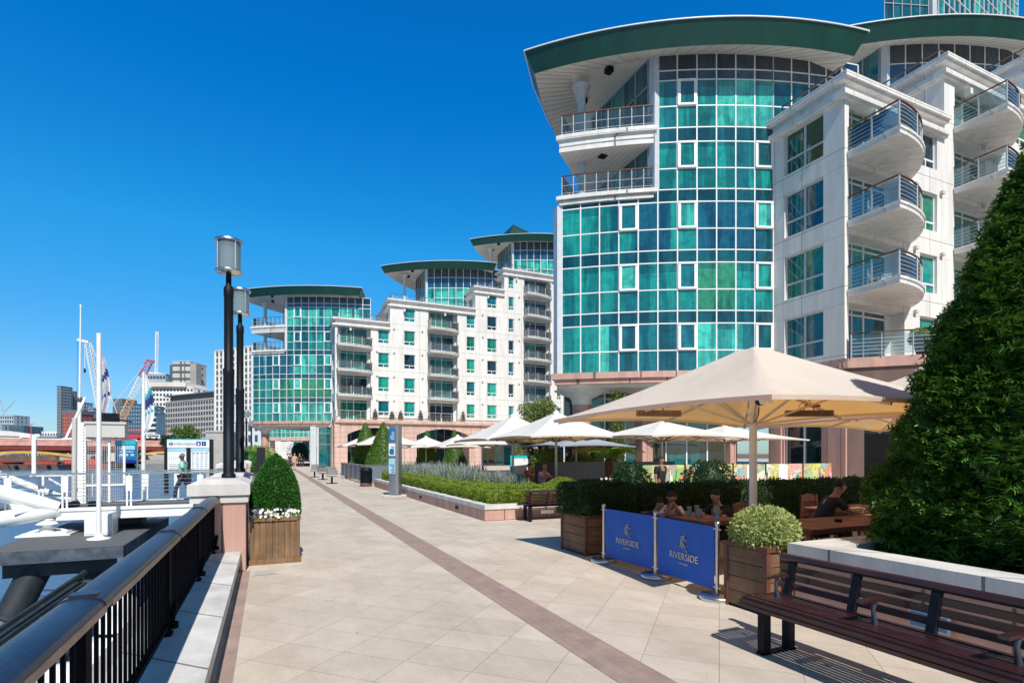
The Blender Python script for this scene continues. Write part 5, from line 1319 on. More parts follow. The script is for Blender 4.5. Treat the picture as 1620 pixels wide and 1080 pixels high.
for k in range(5): b.tube([wp(112+k,18,.0)-O_, wp(108+k*2,17.9,-.22-.03*k)-O_, wp(122+k*2,18,-.28)-O_, wp(136,18.3,-.05)-O_],.012,6)
b.obj('hoses','black_metal',t)
# gangway
t = thing('gangway', 'white steel gangway with cable railings leading from the promenade onto the river', 'gangway', (-1.2, 21.6, 0))
b = M(); b.box(-6.9,0.35,0,2.6,-.06,-.005); b.obj('deck','dark_timber_deck',t)
b = M(); b.box(-4.9,.35,-.12,0,-.08,.02); b.box(-4.9,.35,-.08,-.02,-.28,-.08); b.box(-4.9,.35,-.14,0,-.36,-.28); b.obj('edge_beam','white_metal',t)
b = M(); b.box(-4.9,.35,2.6,2.7,-.36,.02); b.obj('edge_beam','white_metal',t)
for side, y in ((0,-.05),(1,2.62)):
    r = M(); r.beam((-13,y-.4 if side==0 else y,1.06),(-5.2,y,1.1),.06,.06); r.beam((-5.2,y,1.1),(.35,y,1.1),.06,.06)
    for k in range(7): r.beam((-9.5,y,.12+k*.13),(.3,y,.12+k*.13),.012,.012)
    rr = r.obj('handrail','steel',t)
    for x in (-.95 if side==0 else -2.0,-3.0,-4.7,-6.1,-7.9):
        p = M(); p.box(x-.09,x+.09,y-.02,y+.02,.52,1.02); p.box(x-.08,x-.03,y-.02,y+.02,0,.52); p.box(x+.03,x+.08,y-.02,y+.02,0,.52); p.box(x-.02,x+.02,y-.02,y+.02,1.02,1.08); p.obj('post','white_metal',t)
for (x,lb) in ((-3.6,'nearer white machinery box on the dark platform'),(-5.3,'')):
    if lb:
        tt = thing('machinery_box', 'white machinery cabinet standing on the dark platform below the gangway', 'cabinet', (-5.2,20.75,-.8)); b = M(); b.box(0,.72,0,.7,0,.62); b.prism([(.02,.02),(.70,.02),(.70,.68),(.02,.68)],.62,.66); b.box(.03,.69,-.012,0,.05,.57); b.obj('cabinet','white_metal',tt)
tt = thing('machinery_box','dark grey box on the platform under the gangway beam','cabinet',(-5.0,23.6,-.8)); b = M(); b.box(0,.8,0,.8,0,.45); b.box(-.02,.82,-.02,.82,.45,.48); b.obj('cabinet','far_dark',tt)
# slender white pole near the railing
t = thing('white_pole', 'tall plain white pole on a round foot standing on the dark platform', 'pole', (-4.62,19.85,-.8)); b = M(); b.tube([(0,0,0),(0,0,6.1)],.062,14); b.lathe([(.066,0),(.05,.03)],(0,0,6.1),12); b.obj('shaft','white_metal',t); b = M(); b.lathe([(.30,0),(.30,.03),(.12,.07),(.08,.16)],n=20); b.obj('base','white_metal',t)
# gantry with perforated post, mesh cage, motor box, tall mast
v_, u_ = vu(131, 19.2)
t = thing('gantry_frame', 'white perforated post and mesh cage carrying a grey motor box on the gangway', 'gantry', (v_,u_,0))
b = M(); b.box(-.13,.10,-.05,.12,-.05,2.85)
b.obj('perforated_post','white_metal',t); b = M()
for k in range(26): b.box(.03,.055,-.056,-.05,.05+k*.106,.085+k*.106)
b.obj('slots','black_metal',t)
b = M(); b.tube([(-.28,.1,-.1),(-.26,.1,3.0)],.075,12); b.obj('mast_foot','far_grey',t)
b = M()
for (p,q_) in (((.10,0,2.25),(1.18,.2,2.25)),((1.18,.2,2.25),(1.18,.2,.60)),((.10,0,.62),(1.18,.2,.62)),((.75,.1,2.2),(.75,.1,.0))): b.beam(p,q_,.07,.07)
b.obj('cage_frame','white_metal',t); b = M()
for k in range(17): b.beam((.10+k*.063,.0+k*.012,.02),(.10+k*.063,k*.012,2.2),.008,.008)
for k in range(26): b.beam((.10,0,.05+k*.083),(1.16,.2,.05+k*.083),.007,.007)
b.obj('mesh_screen','far_grey',t)
b = M(); b.box(.1,1.25,-.1,.5,2.33,2.85); b.box(.05,1.3,-.14,.54,2.80,2.88); b.obj('motor_box','far_grey',t); b = M(); b.box(.45,1.0,.0,.4,2.88,3.2); b.tube([(.2,.2,2.9),(.5,.2,3.1),(1.4,.2,2.9)],.03,6); b.obj('winch','black_metal',t)
b = M(); b.beam((-1.38,.1,.98),(-1.38,.1,2.25),.11,.11); b.beam((-1.42,.1,2.27),(-.2,.1,2.27),.07,.06); b.beam((-1.5,.1,.98),(-.2,.1,.98),.05,.05); b.obj('side_frame','white_metal',t); b = M(); b.beam((-1.3,.08,2.3),(-.6,.08,2.3),.05,.03); b.obj('light_bar','black_metal',t); b = M(); b.box(-1.36,-1.22,.05,.2,2.33,2.42); b.obj('camera','sign_white',t)
b = M(); b.beam((-.5,.1,2.3),(.05,.1,3.75),.07,.07); b.obj('strut','white_metal',t)
v_, u_ = vu(126, 20.6)
t = thing('radio_mast', 'tallest thin white mast with a narrow tip rising behind the gantry', 'mast', (v_,u_,0)); b = M(); b.tube([(-.03,0,0),(0,0,3.9)],.06,10); b.tube([(0,0,3.9),(0.03,0,7.25)],[.035,.022],8); b.tube([(0.03,0,7.25),(.03,0,7.4)],.03,6); b.obj('shaft','white_metal',t); b = M(); b.lathe([(.07,0),(.09,.03),(.09,.15),(.05,.2)],(0,0,3.7),10); b.tube([(-.09,0,3.3),(-.07,0,6.0)],.006,4); b.obj('fittings','bronze_edge',t)
# flagpoles with furled flags
mat('flag_teal',(.05,.42,.50),.8); mat('flag_navy',(.03,.05,.22),.8); mat('flag_pale',(.62,.60,.66),.85,var=.15)
def flag(px, Y, ztop, zbot, w, mats, label, plabel, pole_h, z0=0.):
    v_, u_ = vu(px, Y); t = thing('flagpole', plabel, 'flagpole', (v_,u_,z0)); b = M(); b.tube([(0,0,0),(0,0,pole_h*.55),(0,0,pole_h)],[.09,.085,.05],12); b.obj('pole','white_metal',t)
    f = thing('flag', label, 'flag', (v_,u_,z0)); b = M(); n, k_ = 18, 10; vs = []
    for i in range(n+1):
        a = i/n; z = ztop+(zbot-ztop)*a; ww = w*math.sin(pi*min(1,a*1.05+.04))**.7*(0.35+a*.65)
        for j in range(k_+1):
            s = j/k_; vs.append((.06+ww*s*.9, .10*math.sin(s*9+a*2)*(.4+a), z-.35*s*a))
    fs = []; ms = []
    o = len(b.v)
    for i in range(n):
        for j in range(k_):
            q = (i*(k_+1)+j,(i+1)*(k_+1)+j,(i+1)*(k_+1)+j+1,i*(k_+1)+j+1); a = i/n+j*.02
            mi = 1 if .34 < a < .44 or .66 < a < .70 else 2 if .44 <= a < .60 else 0
            b.add([vs[x] for x in q],[(0,1,2,3)],mi)
    b.obj('cloth',mats,f)
flag(158, 22.5, 5.9, 3.3, .55, ['flag_pale','flag_navy','flag_pale'], 'pale furled flag with a dark stripe hanging by the left white pole', 'thin flagpole hidden behind the plain white pole', 5.95)
flag(227, 24.5, 5.85, 3.25, .62, ['sign_white','flag_teal','flag_navy'], 'white furled flag with teal and navy emblem to the right of the red-tipped crane', 'white flagpole carrying the teal and navy flag', 5.9, -.5)
# signs on the gangway
v_, u_ = vu(200, 24.0)
t = thing('river_sign', 'blue pier sign with white and teal bands hung on the gangway rail', 'sign', (v_,u_,0), rz=rad(-20)); b = M(); b.box(-.42,.42,-.03,.03,1.33,2.32); b.obj('panel','sign_blue',t)
b = M(); b.box(-.42,.42,-.04,-.031,2.14,2.32); b.obj('header','sign_teal',t); b = M(); b.box(-.38,.38,-.04,-.031,1.92,2.10); b.box(-.36,.1,-.04,-.031,1.64,1.74); b.box(.2,.34,-.04,-.031,1.64,1.74); b.obj('text_panel','print_sky',t)
b = M(); b.ext([(-.42,-.042,1.33),(.42,-.042,1.33),(.42,-.042,1.45),(-.1,-.042,1.5),(-.42,-.042,1.62)],(0,.008,0)); b.obj('graphic','print_navy',t); b = M(); b.tube([(-.46,0,1.0),(-.46,0,2.36)],.03,8); b.tube([(.46,0,1.0),(.46,0,2.3),(.40,0,2.36),(-.46,0,2.36)],.03,8); b.obj('frame','steel',t)
b = M()
for k in range(9): b.box(-.34+k*.075,-.34+k*.075+R.uniform(.03,.06),-.045,-.04,1.81,1.85)
b.obj('lettering','sign_white',t)
v_, u_ = vu(299, 21.5+1.6)
t = thing('information_board', 'wide double information board with blue header squares behind the walking man', 'sign', (v_,u_,0), rz=rad(-21))
W_ = .99; b = M(); b.box(-W_,-W_+.12,-.06,.06,-.0,2.35); b.box(W_-.12,W_,-.06,.06,-.0,2.35); b.box(-.07,.07,-.05,.05,.0,2.0); b.obj('frame','black_board',t)
b = M(); b.box(-W_+.12,W_-.12,-.065,.05,2.0,2.32); b.obj('header','sign_white',t); b = M(); b.box(-W_+.12,W_-.12,-.066,.05,2.32,2.37); b.obj('trim','sign_teal',t)
for sx in (-1,1):
    b = M(); b.box(min(sx*.10,sx*.86),max(sx*.10,sx*.86),-.045,.04,.95,1.98); pn = b.obj('panel','sign_white',t)
    b = M(); b.box(min(sx*.10,sx*.86),max(sx*.10,sx*.86),-.052,-.046,1.83,1.98); b.obj('band','print_sky',pn); b = M()
    x0 = -.82 if sx < 0 else .14
    if sx > 0:
        for c_ in range(4):
            b.box(x0+c_*.18,x0+c_*.18+.12,-.052,-.047,1.74,1.78)
            for r_ in range(9): b.box(x0+c_*.18,x0+c_*.18+R.uniform(.06,.12),-.052,-.047,1.66-r_*.075,1.675-r_*.075)
    else:
        for r_ in range(4): b.box(x0+.03,x0+.60,-.052,-.047,1.28-r_*.07,1.295-r_*.07)
        for c_ in range(8): b.box(x0+.05+c_*.075,x0+.06+c_*.075,-.052,-.047,1.5,1.62)
    b.obj('print','print_grey',pn)
mt_ = Matrix.Rotation(pi/2,4,'X')
text('Information', .19, Matrix.Translation((-.12,-.070,2.16))@mt_, 'lettering', 'print_grey', t, .002)
b = M(); b.box(.34,.52,-.072,-.066,2.08,2.26); b.box(.56,.74,-.072,-.066,2.08,2.26); b.obj('symbol','print_navy',t); text('i', .17, Matrix.Translation((.65,-.076,2.17))@mt_, 'lettering', 'sign_white', t, .002, bold=True)
b = M(); b.ext([(.37,-.076,2.11),(.49,-.076,2.11),(.47,-.076,2.15),(.39,-.076,2.15)],(0,.003,0)); b.box(.40,.46,-.076,-.073,2.17,2.22); b.obj('symbol','sign_white',t)
b = M(); b.lathe([(.075,0),(.075,.006)],n=20); b.xf(Matrix.Translation((-.70,-.066,2.16))@Matrix.Rotation(pi/2,4,'X')); b.box(-.80,-.60,-.078,-.072,2.145,2.175); b.obj('symbol','print_navy',t)
b = M(); b.lathe([(.045,0),(.045,.004)],n=20); b.xf(Matrix.Translation((-.70,-.0725,2.16))@Matrix.Rotation(pi/2,4,'X')); b.obj('symbol','sign_white',t)
g_ = M(); g_.quad((-.22,8.6,.004),(.12,8.6,.004),(.12,8.95,.004),(-.22,8.95,.004)); g_.quad((-.18,8.64,.007),(.08,8.64,.007),(.08,8.91,.007),(-.18,8.91,.007),1); tag(g_.obj('drain_cover',['rail_grey','concrete']),'small square grey drain cover set in the paving in front of the nearest planter','drain cover')
# balcony furniture and pots on the near block
R.seed(31)
def balcony_chair(x, y, z, rz, lb):
    t = thing('balcony_chair', lb, 'chair', (x,y,z), 'metal chairs on the balconies', rz); s = M()
    for k in range(4): s.box(-.2,.2,-.2+k*.1,-.12+k*.1,.43,.45)
    s.obj('seat','rail_grey',t); s = M(); [s.box(-.2,.2,.2,.22,.55+k*.1,.61+k*.1) for k in range(4)]; [s.box(x2-.015,x2+.015,.19,.22,.0,.95) for x2 in (-.21,.21)]; s.obj('backrest','rail_grey',t)
    for x2 in (-.19,.19): s = M(); s.beam((x2,-.2,0),(x2,-.18,.43),.025,.025); s.obj('leg','rail_grey',t)
for k, fl_ in ((1,'lowest projecting'),(2,'middle projecting'),(3,'top projecting')):
    z_ = 5.95+3.05*k
    balcony_chair(cA[0]+1.1, cA[1]-.6, z_, .4, 'left metal chair on the %s balcony of the near block' % fl_)
    balcony_chair(cA[0]+2.3, cA[1]-.5, z_, -.5, 'right metal chair on the %s balcony of the near block' % fl_)
balcony_chair(cA[0]+1.0, cA[1]-.6, 5.95, 2.2, 'metal chair on the near terrace over the pink arches')
bush(cA[0]+2.6, cA[1]-1.7, 5.95+.45, .42, .75, 'bright green potted shrub on the near terrace above the arches', 'hedge_leaf', 900, .1, 'plant')
q_ = thing('plant_pot','blue-grey pot under the bright green shrub on the near terrace','pot',(cA[0]+2.6,cA[1]-1.7,5.95)); b = M(); b.lathe([(.2,0),(.3,.45),(.33,.5)],n=14); b.obj('pot','sign_teal' if False else 'far_dark',q_)
# ================================================================ bridge and far bank
def PX(px, py, Y): v_, u_ = vu(px, Y); return Vector((v_, u_, zz(py, Y)))
br = thing('road_bridge', 'red and pink painted river bridge on low yellow steel arches', 'bridge', tuple(PX(100, 738, 230)))
o0 = br.location.copy(); ANG = rad(24.1)
def lb(m_, nm, mt, par=br): m_.xf(Matrix.Identity(4)); ob = m_.obj(nm, mt, par, rz=ANG); return ob
# local bridge frame: x along image horizontal at Y=230 (metres), z height above water
k_ = 230/F
def bx(px): return (px-100)*k_
def bz(py): return (738-py)*k_
b = M(); b.box(bx(-420),bx(262),0,14,bz(704),bz(694)); b.box(bx(-420),bx(262),-.5,0,bz(705),bz(703)); lb(b,'parapet','bridge_pink')
b = M(); b.box(bx(-420),bx(262),-.3,14,bz(712),bz(704.5)); lb(b,'girder','bridge_red')
b = M(); b.box(bx(-420),bx(262),.6,13,bz(717),bz(712)); lb(b,'underside','bridge_dark')
for (xa, xb, ym) in ((-300,-70,712),(-55,160,713),(172,300,713)):
    b = M(); n = 24; pts = []
    for i in range(n+1):
        a = i/n; x = xa+(xb-xa)*a; y = ym+22*(2*a-1)**2
        pts.append((x,y))
    for (x1,y1),(x2,y2) in zip(pts,pts[1:]):
        for yy in (-.2, 6, 12.5): b.ext([(bx(x1),yy,bz(y1)),(bx(x2),yy,bz(y2)),(bx(x2),yy,bz(y2)-1.1),(bx(x1),yy,bz(y1)-1.1)],(0,.6,0))
    lb(b,'arch','bridge_yellow'); b = M()
    for (x1,y1) in pts[::2]: b.box(bx(x1)-.2,bx(x1)+.2,-.1,.3,bz(y1)-.2,bz(716))
    lb(b,'spandrel_post','far_pale')
for x in (-62,166): b = M(); b.box(bx(x-7),bx(x+7),-2,15,-3,bz(716)); b.box(bx(x-9),bx(x+9),-3,16,-3,1.2); lb(b,'pier','far_cream')
for i_, px in enumerate((18,62,110,150,205,245)):
    b = M(); b.beam((bx(px),1,bz(694)),(bx(px),1,bz(672)),.25,.25); b.beam((bx(px),1,bz(672)),(bx(px)+1.2,1,bz(671)),.2,.2); lb(b,'lamp_post','crane_red')
# bus and traffic on the deck
for (px,w,mt,lb_) in ((178,11,'crane_red','red bus crossing the bridge'),(232,5,'far_white','white van crossing the bridge'),(92,4.5,'far_dark','dark car crossing the bridge')):
    p = PX(px, 694, 234); tt = thing('vehicle', lb_, 'vehicle', tuple(p), rz=ANG); b = M(); hh = 3.8 if w > 10 else 1.9; b.box(0,w,0,2.4,.3,hh); b.box(.1,w-.1,.05,2.35,hh,hh+.15); b.obj('body',mt,tt); b = M(); b.box(.4,w-.4,-.02,0,hh*.55,hh*.85); b.obj('window','far_glass',tt); b = M(); [b.tube([(x,0,.4),(x,2.4,.4)],.45,10) for x in (1.3,w-1.3)]; b.obj('wheel','black_metal',tt)
# quay walls, barges
b = M(); p0, p1 = PX(-500,738,262), PX(120,738,262); b.beam((p0.x,p0.y,-2.2),(p1.x,p1.y,-2.2),4,6); tag(b.obj('embankment_wall','quay_brown'), kind='structure')
p0, p1 = PX(100,738,255), PX(345,738,255); b = M(); b.beam((p0.x,p0.y,-2.0),(p1.x,p1.y,-2.0),4,5.5); b.beam((p0.x,p0.y,.9),(p1.x,p1.y,.9),.5,.5); struct(b.obj('embankment_wall','concrete'))
for (px,w,col_,lb_) in ((75,22,'quay_brown','long brown moored barge with black tyres below the bridge'),(15,20,'quay_brown','brown moored barge at the left edge of the picture'),(148,14,'red_paint','bright red hulled boat below the bridge'),(118,10,'bridge_dark','dark work boat between the brown barge and the red boat'),(250,14,'far_brown','brown work boat at the right end of the bridge')):
    p = PX(px,736,205); tt = thing('moored_boat', lb_, 'boat', (p.x,p.y,-4.2), 'boats moored below the bridge', rz=ANG)
    b = M(); b.prism([(-w/2,-2.5),(w/2-2,-2.5),(w/2,0),(w/2-2,2.5),(-w/2,2.5)],0,2.0,inset=[(-w/2+.8,-2),(w/2-3,-2),(w/2-1.2,0),(w/2-3,2),(-w/2+.8,2)]); b.obj('hull',col_,tt)
    b = M(); b.box(-w*.3,w*.12,-1.6,1.6,2.0,3.6 if w < 15 else 2.6); b.box(-w*.28,w*.05,-1.5,1.5,2.0,2.9); b.obj('cabin','red_paint' if 'red' in lb_ else 'far_brown',tt)
    if 'tyres' in lb_ or 'left' in lb_:
        for k in range(5): b = M(); b.lathe([(.3,0),(.62,.05),(.62,.3),(.3,.35)],n=12); b.xf(Matrix.Translation((-w/2+2+k*(w-4)/4,-2.55,1.1))@Matrix.Rotation(pi/2,4,'X')); b.obj('tyre','black_metal',tt)
    else:
        b = M(); [b.beam((-w*.4+k*w*.1,-2.3,2),(-w*.4+k*w*.1,-2.3,2.9),.08,.08) for k in range(8)]; b.beam((-w*.4,-2.3,2.9),(w*.3,-2.3,2.9),.08,.08); b.obj('rail','crane_yellow',tt)
# the white bus-station canopy
p = PX(-10,698,300); tt = thing('bus_station', 'white sloping canopy structure beyond the bridge at the far left', 'building', tuple(p), rz=ANG); s_ = 300/F
b = M(); b.ext([(-60*s_,0,0),(55*s_,0,0),(62*s_,0,4*s_),(52*s_,0,12*s_),(20*s_,0,17*s_),(-60*s_,0,18*s_)],(0,25,0)); b.obj('canopy','far_white',tt); b = M(); b.ext([(30*s_,-.3,3*s_),(46*s_,-.3,3*s_),(42*s_,-.3,7*s_),(33*s_,-.3,7*s_)],(0,.2,0)); b.ext([(-60*s_,-.3,9*s_),(30*s_,-.3,8*s_),(30*s_,-.3,9*s_),(-60*s_,-.3,10*s_)],(0,.2,0)); b.obj('window','far_dark',tt)
# ---------------------------------------------------------------- far buildings
def far_block(pxa, pxb, ytop, Y, label, wall, nx, nz, win='far_win', depth=20, ws=.62, hs=.6, ybase=742, turn=0., name='office_building', pattern='grid', roofy=None, fins=None):
    """block whose front spans pxa..pxb at distance Y; windows are recessed-looking separate pieces"""
    pa, pb = PX(pxa, ybase, Y), PX(pxb, ybase, Y+turn); d = Vector((pb.x-pa.x, pb.y-pa.y, 0)); L_ = d.length; ang = math.atan2(d.y, d.x)
    zt = zz(ytop, Y); zb = -1.5
    t = thing(name, label, 'building', (pa.x, pa.y, zb), rz=ang); h = zt-zb
    b = M(); b.box(0, L_, 0, depth, 0, h); b.box(-.2,L_+.2,-.2,depth+.2,h,h+.5); b.obj('wall', wall, t)
    dx = L_/nx; dz = h/nz
    wm = M(); wm.box(-dx*ws/2, dx*ws/2, -.12, .0, -dz*hs/2, dz*hs/2); me = wm.mesh('window', [win]); left = M(); cnt = 0
    cells = [(i, k) for k in range(nz-1, -1, -1) for i in range(nx)]
    if pattern == 'band':
        for k in range(nz):
            q = M(); q.box(.4,L_-.4,-.12,0,dz*(k+.5)-dz*hs/2,dz*(k+.5)+dz*hs/2); q.obj('window_band', win, t)
    else:
        for (i, k) in cells:
            c = (dx*(i+.5), 0, dz*(k+.5))
            if cnt < 100:
                o = bpy.data.objects.new('window', me); COL.objects.link(o); o.parent = t; o.location = c; cnt += 1
            else: left.box(c[0]-dx*ws/2,c[0]+dx*ws/2,-.12,0,c[2]-dz*hs/2,c[2]+dz*hs/2)
        if left.v: tag(left.obj('window', win, t), kind='stuff')
    # side wall windows
    sw = M()
    for k in range(nz):
        for yy in (.25,.5,.75): sw.box(L_,L_+.12,depth*yy-1,depth*yy+1,dz*(k+.5)-dz*hs/2,dz*(k+.5)+dz*hs/2); sw.box(-.12,0,depth*yy-1,depth*yy+1,dz*(k+.5)-dz*hs/2,dz*(k+.5)+dz*hs/2)
    sw.obj('side_windows', win, t)
    return t, L_, h
t,L_,h = far_block(262,343,637,300,'wide grey stone office block with a dense grid of small windows','far_grey',20,11,turn=-25,depth=25)
b = M(); b.box(1,L_-1,2,20,h+.5,h+3.2); b.box(-.4,L_+.4,-.5,22,h+3.2,h+3.8); b.obj('roof','far_dark',t)
t,L_,h = far_block(341,400,556,215,'tall pale tower with vertical window strips beside the lamp posts','far_cream',9,18,turn=-10,depth=20,ws=.5,hs=.62); b = M(); [b.box(L_*k/9-.16,L_*k/9+.16,-.5,0,0,h) for k in range(10)]; b.obj('fin','far_white',t)
t,L_,h = far_block(370,432,668,150,'pale low stone building behind the far lamp posts','far_white',6,4,depth=15,turn=-5,ws=.4)
t,L_,h = far_block(190,226,640,330,'dark blue glass block behind the red-tipped crane','far_blue',9,14,win='far_pale',depth=20,ws=.35,hs=.35,name='glass_building'); b = M(); b.box(-6,0,2,15,0,h+4); b.obj('stair_tower','far_dark',t)
t,L_,h = far_block(239,262,655,318,'blue glass strip building with stacked cream balconies','far_blue',1,1,pattern='band',win='far_blue',depth=18,name='glass_building'); b = M(); [b.box(-3,3.2,-1.4,0,2+k*3.1,3.2+k*3.1) for k in range(10)]; b.obj('balcony','far_white',t)
t,L_,h = far_block(241,306,613,360,'stepped white apartment building below the dark tower','far_white',12,15,depth=25,ws=.6,hs=.5); b = M(); b.box(-.5,L_*.85,-2,24,h+.5,h+3.5); b.box(L_*.5,L_+6,-1,20,h-6,h-4); b.obj('roof','far_cream',t)
t,L_,h = far_block(273,301,572,420,'dark-finned tower with a lattice brace and blue glass edge','far_grey',7,14,depth=22,ws=.9,hs=.35); b = M(); b.box(L_*.68,L_*.72,-.6,0,0,h); b.beam((L_*.5,-.8,h*.45),(L_*.1,-.8,h*.12),1,.6); b.beam((L_*.5,-.8,h*.45),(L_*.92,-.8,h*.12),1,.6); b.beam((L_*.5,-.8,h),(L_*.5,-.8,0),1.2,.6); b.obj('brace','far_dark',t); b = M(); b.box(-4,0,3,18,0,h-2); [b.box(-5.5,0,2,18,4+k*4.0,5+k*4.0) for k in range(14)]; b.obj('glass_edge','far_blue',t); b = M(); b.box(L_,L_+4,1,8,0,h-1); b.obj('wing','far_brown',t)
t,L_,h = far_block(232,262,592,430,'half-hidden blue-grey tower under construction behind the white crane mast','far_pale',6,14,depth=20,pattern='grid',ws=.8,hs=.5)
for (a,b_,yt,Y,lb_) in ((90,97,611,470,'taller of the two dark slab towers'),(98.5,105,618,480,'shorter of the two dark slab towers')):
    far_block(a,b_,yt,Y,lb_,'far_dark',2,24,depth=12,win='far_pale',ws=.3,hs=.3,name='tower')
t,L_,h = far_block(99,123,655,440,'red brick apartment tower beside the dark slab towers','far_red',7,12,depth=20,ws=.5,hs=.4,name='apartment_tower'); b = M(); b.box(-.5,L_+.5,-.3,20,h+.4,h+3.4); b.obj('roof','far_dark',t)
far_block(123,130,636,560,'slim pale slab left of the gantry','far_pale',1,18,pattern='band',depth=15,name='tower'); far_block(139.5,145.5,645,560,'slim blue-grey cylinder-like tower right of the mast','far_pale',1,18,pattern='band',depth=15,name='tower')
far_block(0,22,657,900,'pale hazy tower block at the far left horizon','far_pale',6,10,depth=30,name='tower'); far_block(14,37,674,700,'low blue-grey building at the far left horizon','far_blue',5,3,depth=30); far_block(40,100,689,500,'low distant buildings beyond the bridge','far_pale',12,3,depth=30); far_block(-80,2,672,800,'hazy block just outside the left edge','far_pale',10,5,depth=30)
far_block(66,92,683,520,'small white building below the dark slab towers','far_white',6,4,depth=20); far_block(150,200,688,420,'low terrace behind the blue sign','far_brown',9,4,depth=20)
far_block(404,420,700,190,'pale building glimpsed past the pink column','far_cream',3,5,depth=15)
p = PX(331,745,60); tt = thing('concrete_wall','grey ribbed concrete wall right of the information board','wall',(p.x-.3,p.y,-4.2)); b = M(); b.box(0,2.6,0,10,0,8.3); [b.box(.2+k*.33,.26+k*.33,-.03,0,0,8.1) for k in range(8)]; b.box(-.1,2.7,-.1,10,8.3,8.5); b.obj('wall','concrete',tt)
# cranes
def lattice(m_, p, q, w, n, r=.1, mi=0, split=None):
    p, q = Vector(p), Vector(q); d = (q-p); side = Vector((d.z, 0, -d.x)).normalized()*w/2 if abs(d.z)+abs(d.x) > .01 else Vector((w/2,0,0)); back = Vector((0,w,0))
    c = [p-side, p+side, p-side+back, p+side+back]
    for i in range(n):
        a, b2 = i/n, (i+1)/n; mi = (1 if split and a > split[0] else 0)+(1 if split and a > split[1] else 0) if split else 0
        for cc_ in c: m_.beam(cc_+d*a, cc_+d*b2, r*1.6, r*1.6, mi)
        m_.beam(c[0]+d*a, c[1]+d*b2, r, r, mi); m_.beam(c[1]+d*a, c[0]+d*a, r, r, mi); m_.beam(c[2]+d*a, c[3]+d*b2, r, r, mi); m_.beam(c[0]+d*a, c[2]+d*b2, r, r, mi); m_.beam(c[1]+d*b2, c[3]+d*a, r, r, mi)
Yc = 330; loc = lambda px, py, Y: PX(px, py, Y)
o_ = PX(168, 725, Yc); tt = thing('tower_crane','white lattice crane jib leaning left behind the tall mast','crane',tuple(o_)); b = M(); a1 = PX(164,672,Yc)-o_; a2 = PX(139,541,Yc)-o_; Rm = Matrix.Rotation(-ANG,3,'Z'); inv = Matrix.Rotation(ANG,4,'Z')
lattice(b, Rm@a1, Rm@a2, 2.8, 22, .15); b.beam(Rm@(PX(141,541,Yc)-o_), Rm@(PX(123,537,Yc)-o_), 1.4, 1.4); b.beam(Rm@(PX(141,541,Yc)-o_), Rm@(PX(152,600,Yc)-o_), .3, .3); b.beam(Rm@(PX(134,541,Yc)-o_), Rm@(PX(134,582,Yc)-o_), .2, .2); b.beam(Rm@(PX(145,545,Yc)-o_), Rm@(PX(186,655,Yc)-o_), .25, .25); b.xf(inv); b.obj('jib','crane_white',tt)
b = M(); b.beam(Rm@(PX(163,725,Yc)-o_), Rm@(PX(163,670,Yc)-o_), 3, 3); b.box(*[sorted([(Rm@(PX(146,672,Yc)-o_)).x,(Rm@(PX(176,672,Yc)-o_)).x])[k] for k in (0,1)], -2, 3, (PX(0,672,Yc)-o_).z, (PX(0,655,Yc)-o_).z); b.xf(inv); b.obj('machine_deck','far_dark',tt); b = M(); b.tube([(Rm@(PX(133,583,Yc)-o_)),(Rm@(PX(135,586,Yc)-o_)),(Rm@(PX(133,589,Yc)-o_))],.5,6); b.xf(inv); b.obj('hook','black_metal',tt)
o_ = PX(190, 725, 300); tt = thing('tower_crane','yellow and white lattice crane jib with a red tip leaning right','crane',tuple(o_)); b = M()
lattice(b, Rm@(PX(191,668,300)-o_), Rm@(PX(237,572,300)-o_), 2.8, 20, .16, split=(.35,.72)); b.beam(Rm@(PX(232,570,300)-o_), Rm@(PX(244,572,300)-o_), 1.0, 1.2, 2); b.beam(Rm@(PX(232,572,300)-o_), Rm@(PX(176,645,300)-o_), .22, .22, 1); b.xf(inv); b.obj('jib',['crane_yellow','crane_white','crane_red'],tt)
b = M(); b.beam(Rm@(PX(190,725,300)-o_), Rm@(PX(190,668,300)-o_), 2.4, 2.4); b.xf(inv); b.obj('mast','crane_yellow',tt)
o_ = PX(247, 725, 440); tt = thing('tower_crane','tall thin white vertical crane mast behind the stepped white building','crane',tuple(o_)); b = M(); lattice(b, Rm@(PX(247,640,440)-o_), Rm@(PX(249,524,440)-o_), 1.6, 24, .2); b.beam(Rm@(PX(232,589,440)-o_), Rm@(PX(262,592,440)-o_), 1.2, 1.2); b.xf(inv); b.obj('mast','crane_white',tt)
o_ = PX(8, 690, 900); tt = thing('tower_crane','faint pale cranes above the hazy tower at the far left','crane',tuple(o_)); b = M(); b.beam(Rm@(PX(6,657,900)-o_),Rm@(PX(0,632,900)-o_),.9,.9); b.beam(Rm@(PX(8,650,900)-o_),Rm@(PX(24,633,900)-o_),.9,.9); b.beam(Rm@(PX(7,690,900)-o_),Rm@(PX(7,645,900)-o_),1.2,1.2); b.xf(inv); b.obj('jib','far_pale',tt)
# far trees on the embankment
for i_, (px, Y, cr, ch, lb_) in enumerate(((294,200,4.6,6.0,'dense green tree above the information board'),(212,300,7,6,'green treetop between the bridge and the blue glass block'),(234,280,5,5,'small treetop right of the teal flag pole'),(268,260,4,4,'small treetop left of the green tree above the board'))):
    v_, u_ = vu(px, Y); tree(v_, u_, -1.5, zz(698 if i_ == 0 else 702, Y)+1.5, cr, ch, lb_, 'tree_leaf' if i_ == 0 else 'dark_leaf', 3500, .75, 'trees along the far embankment')
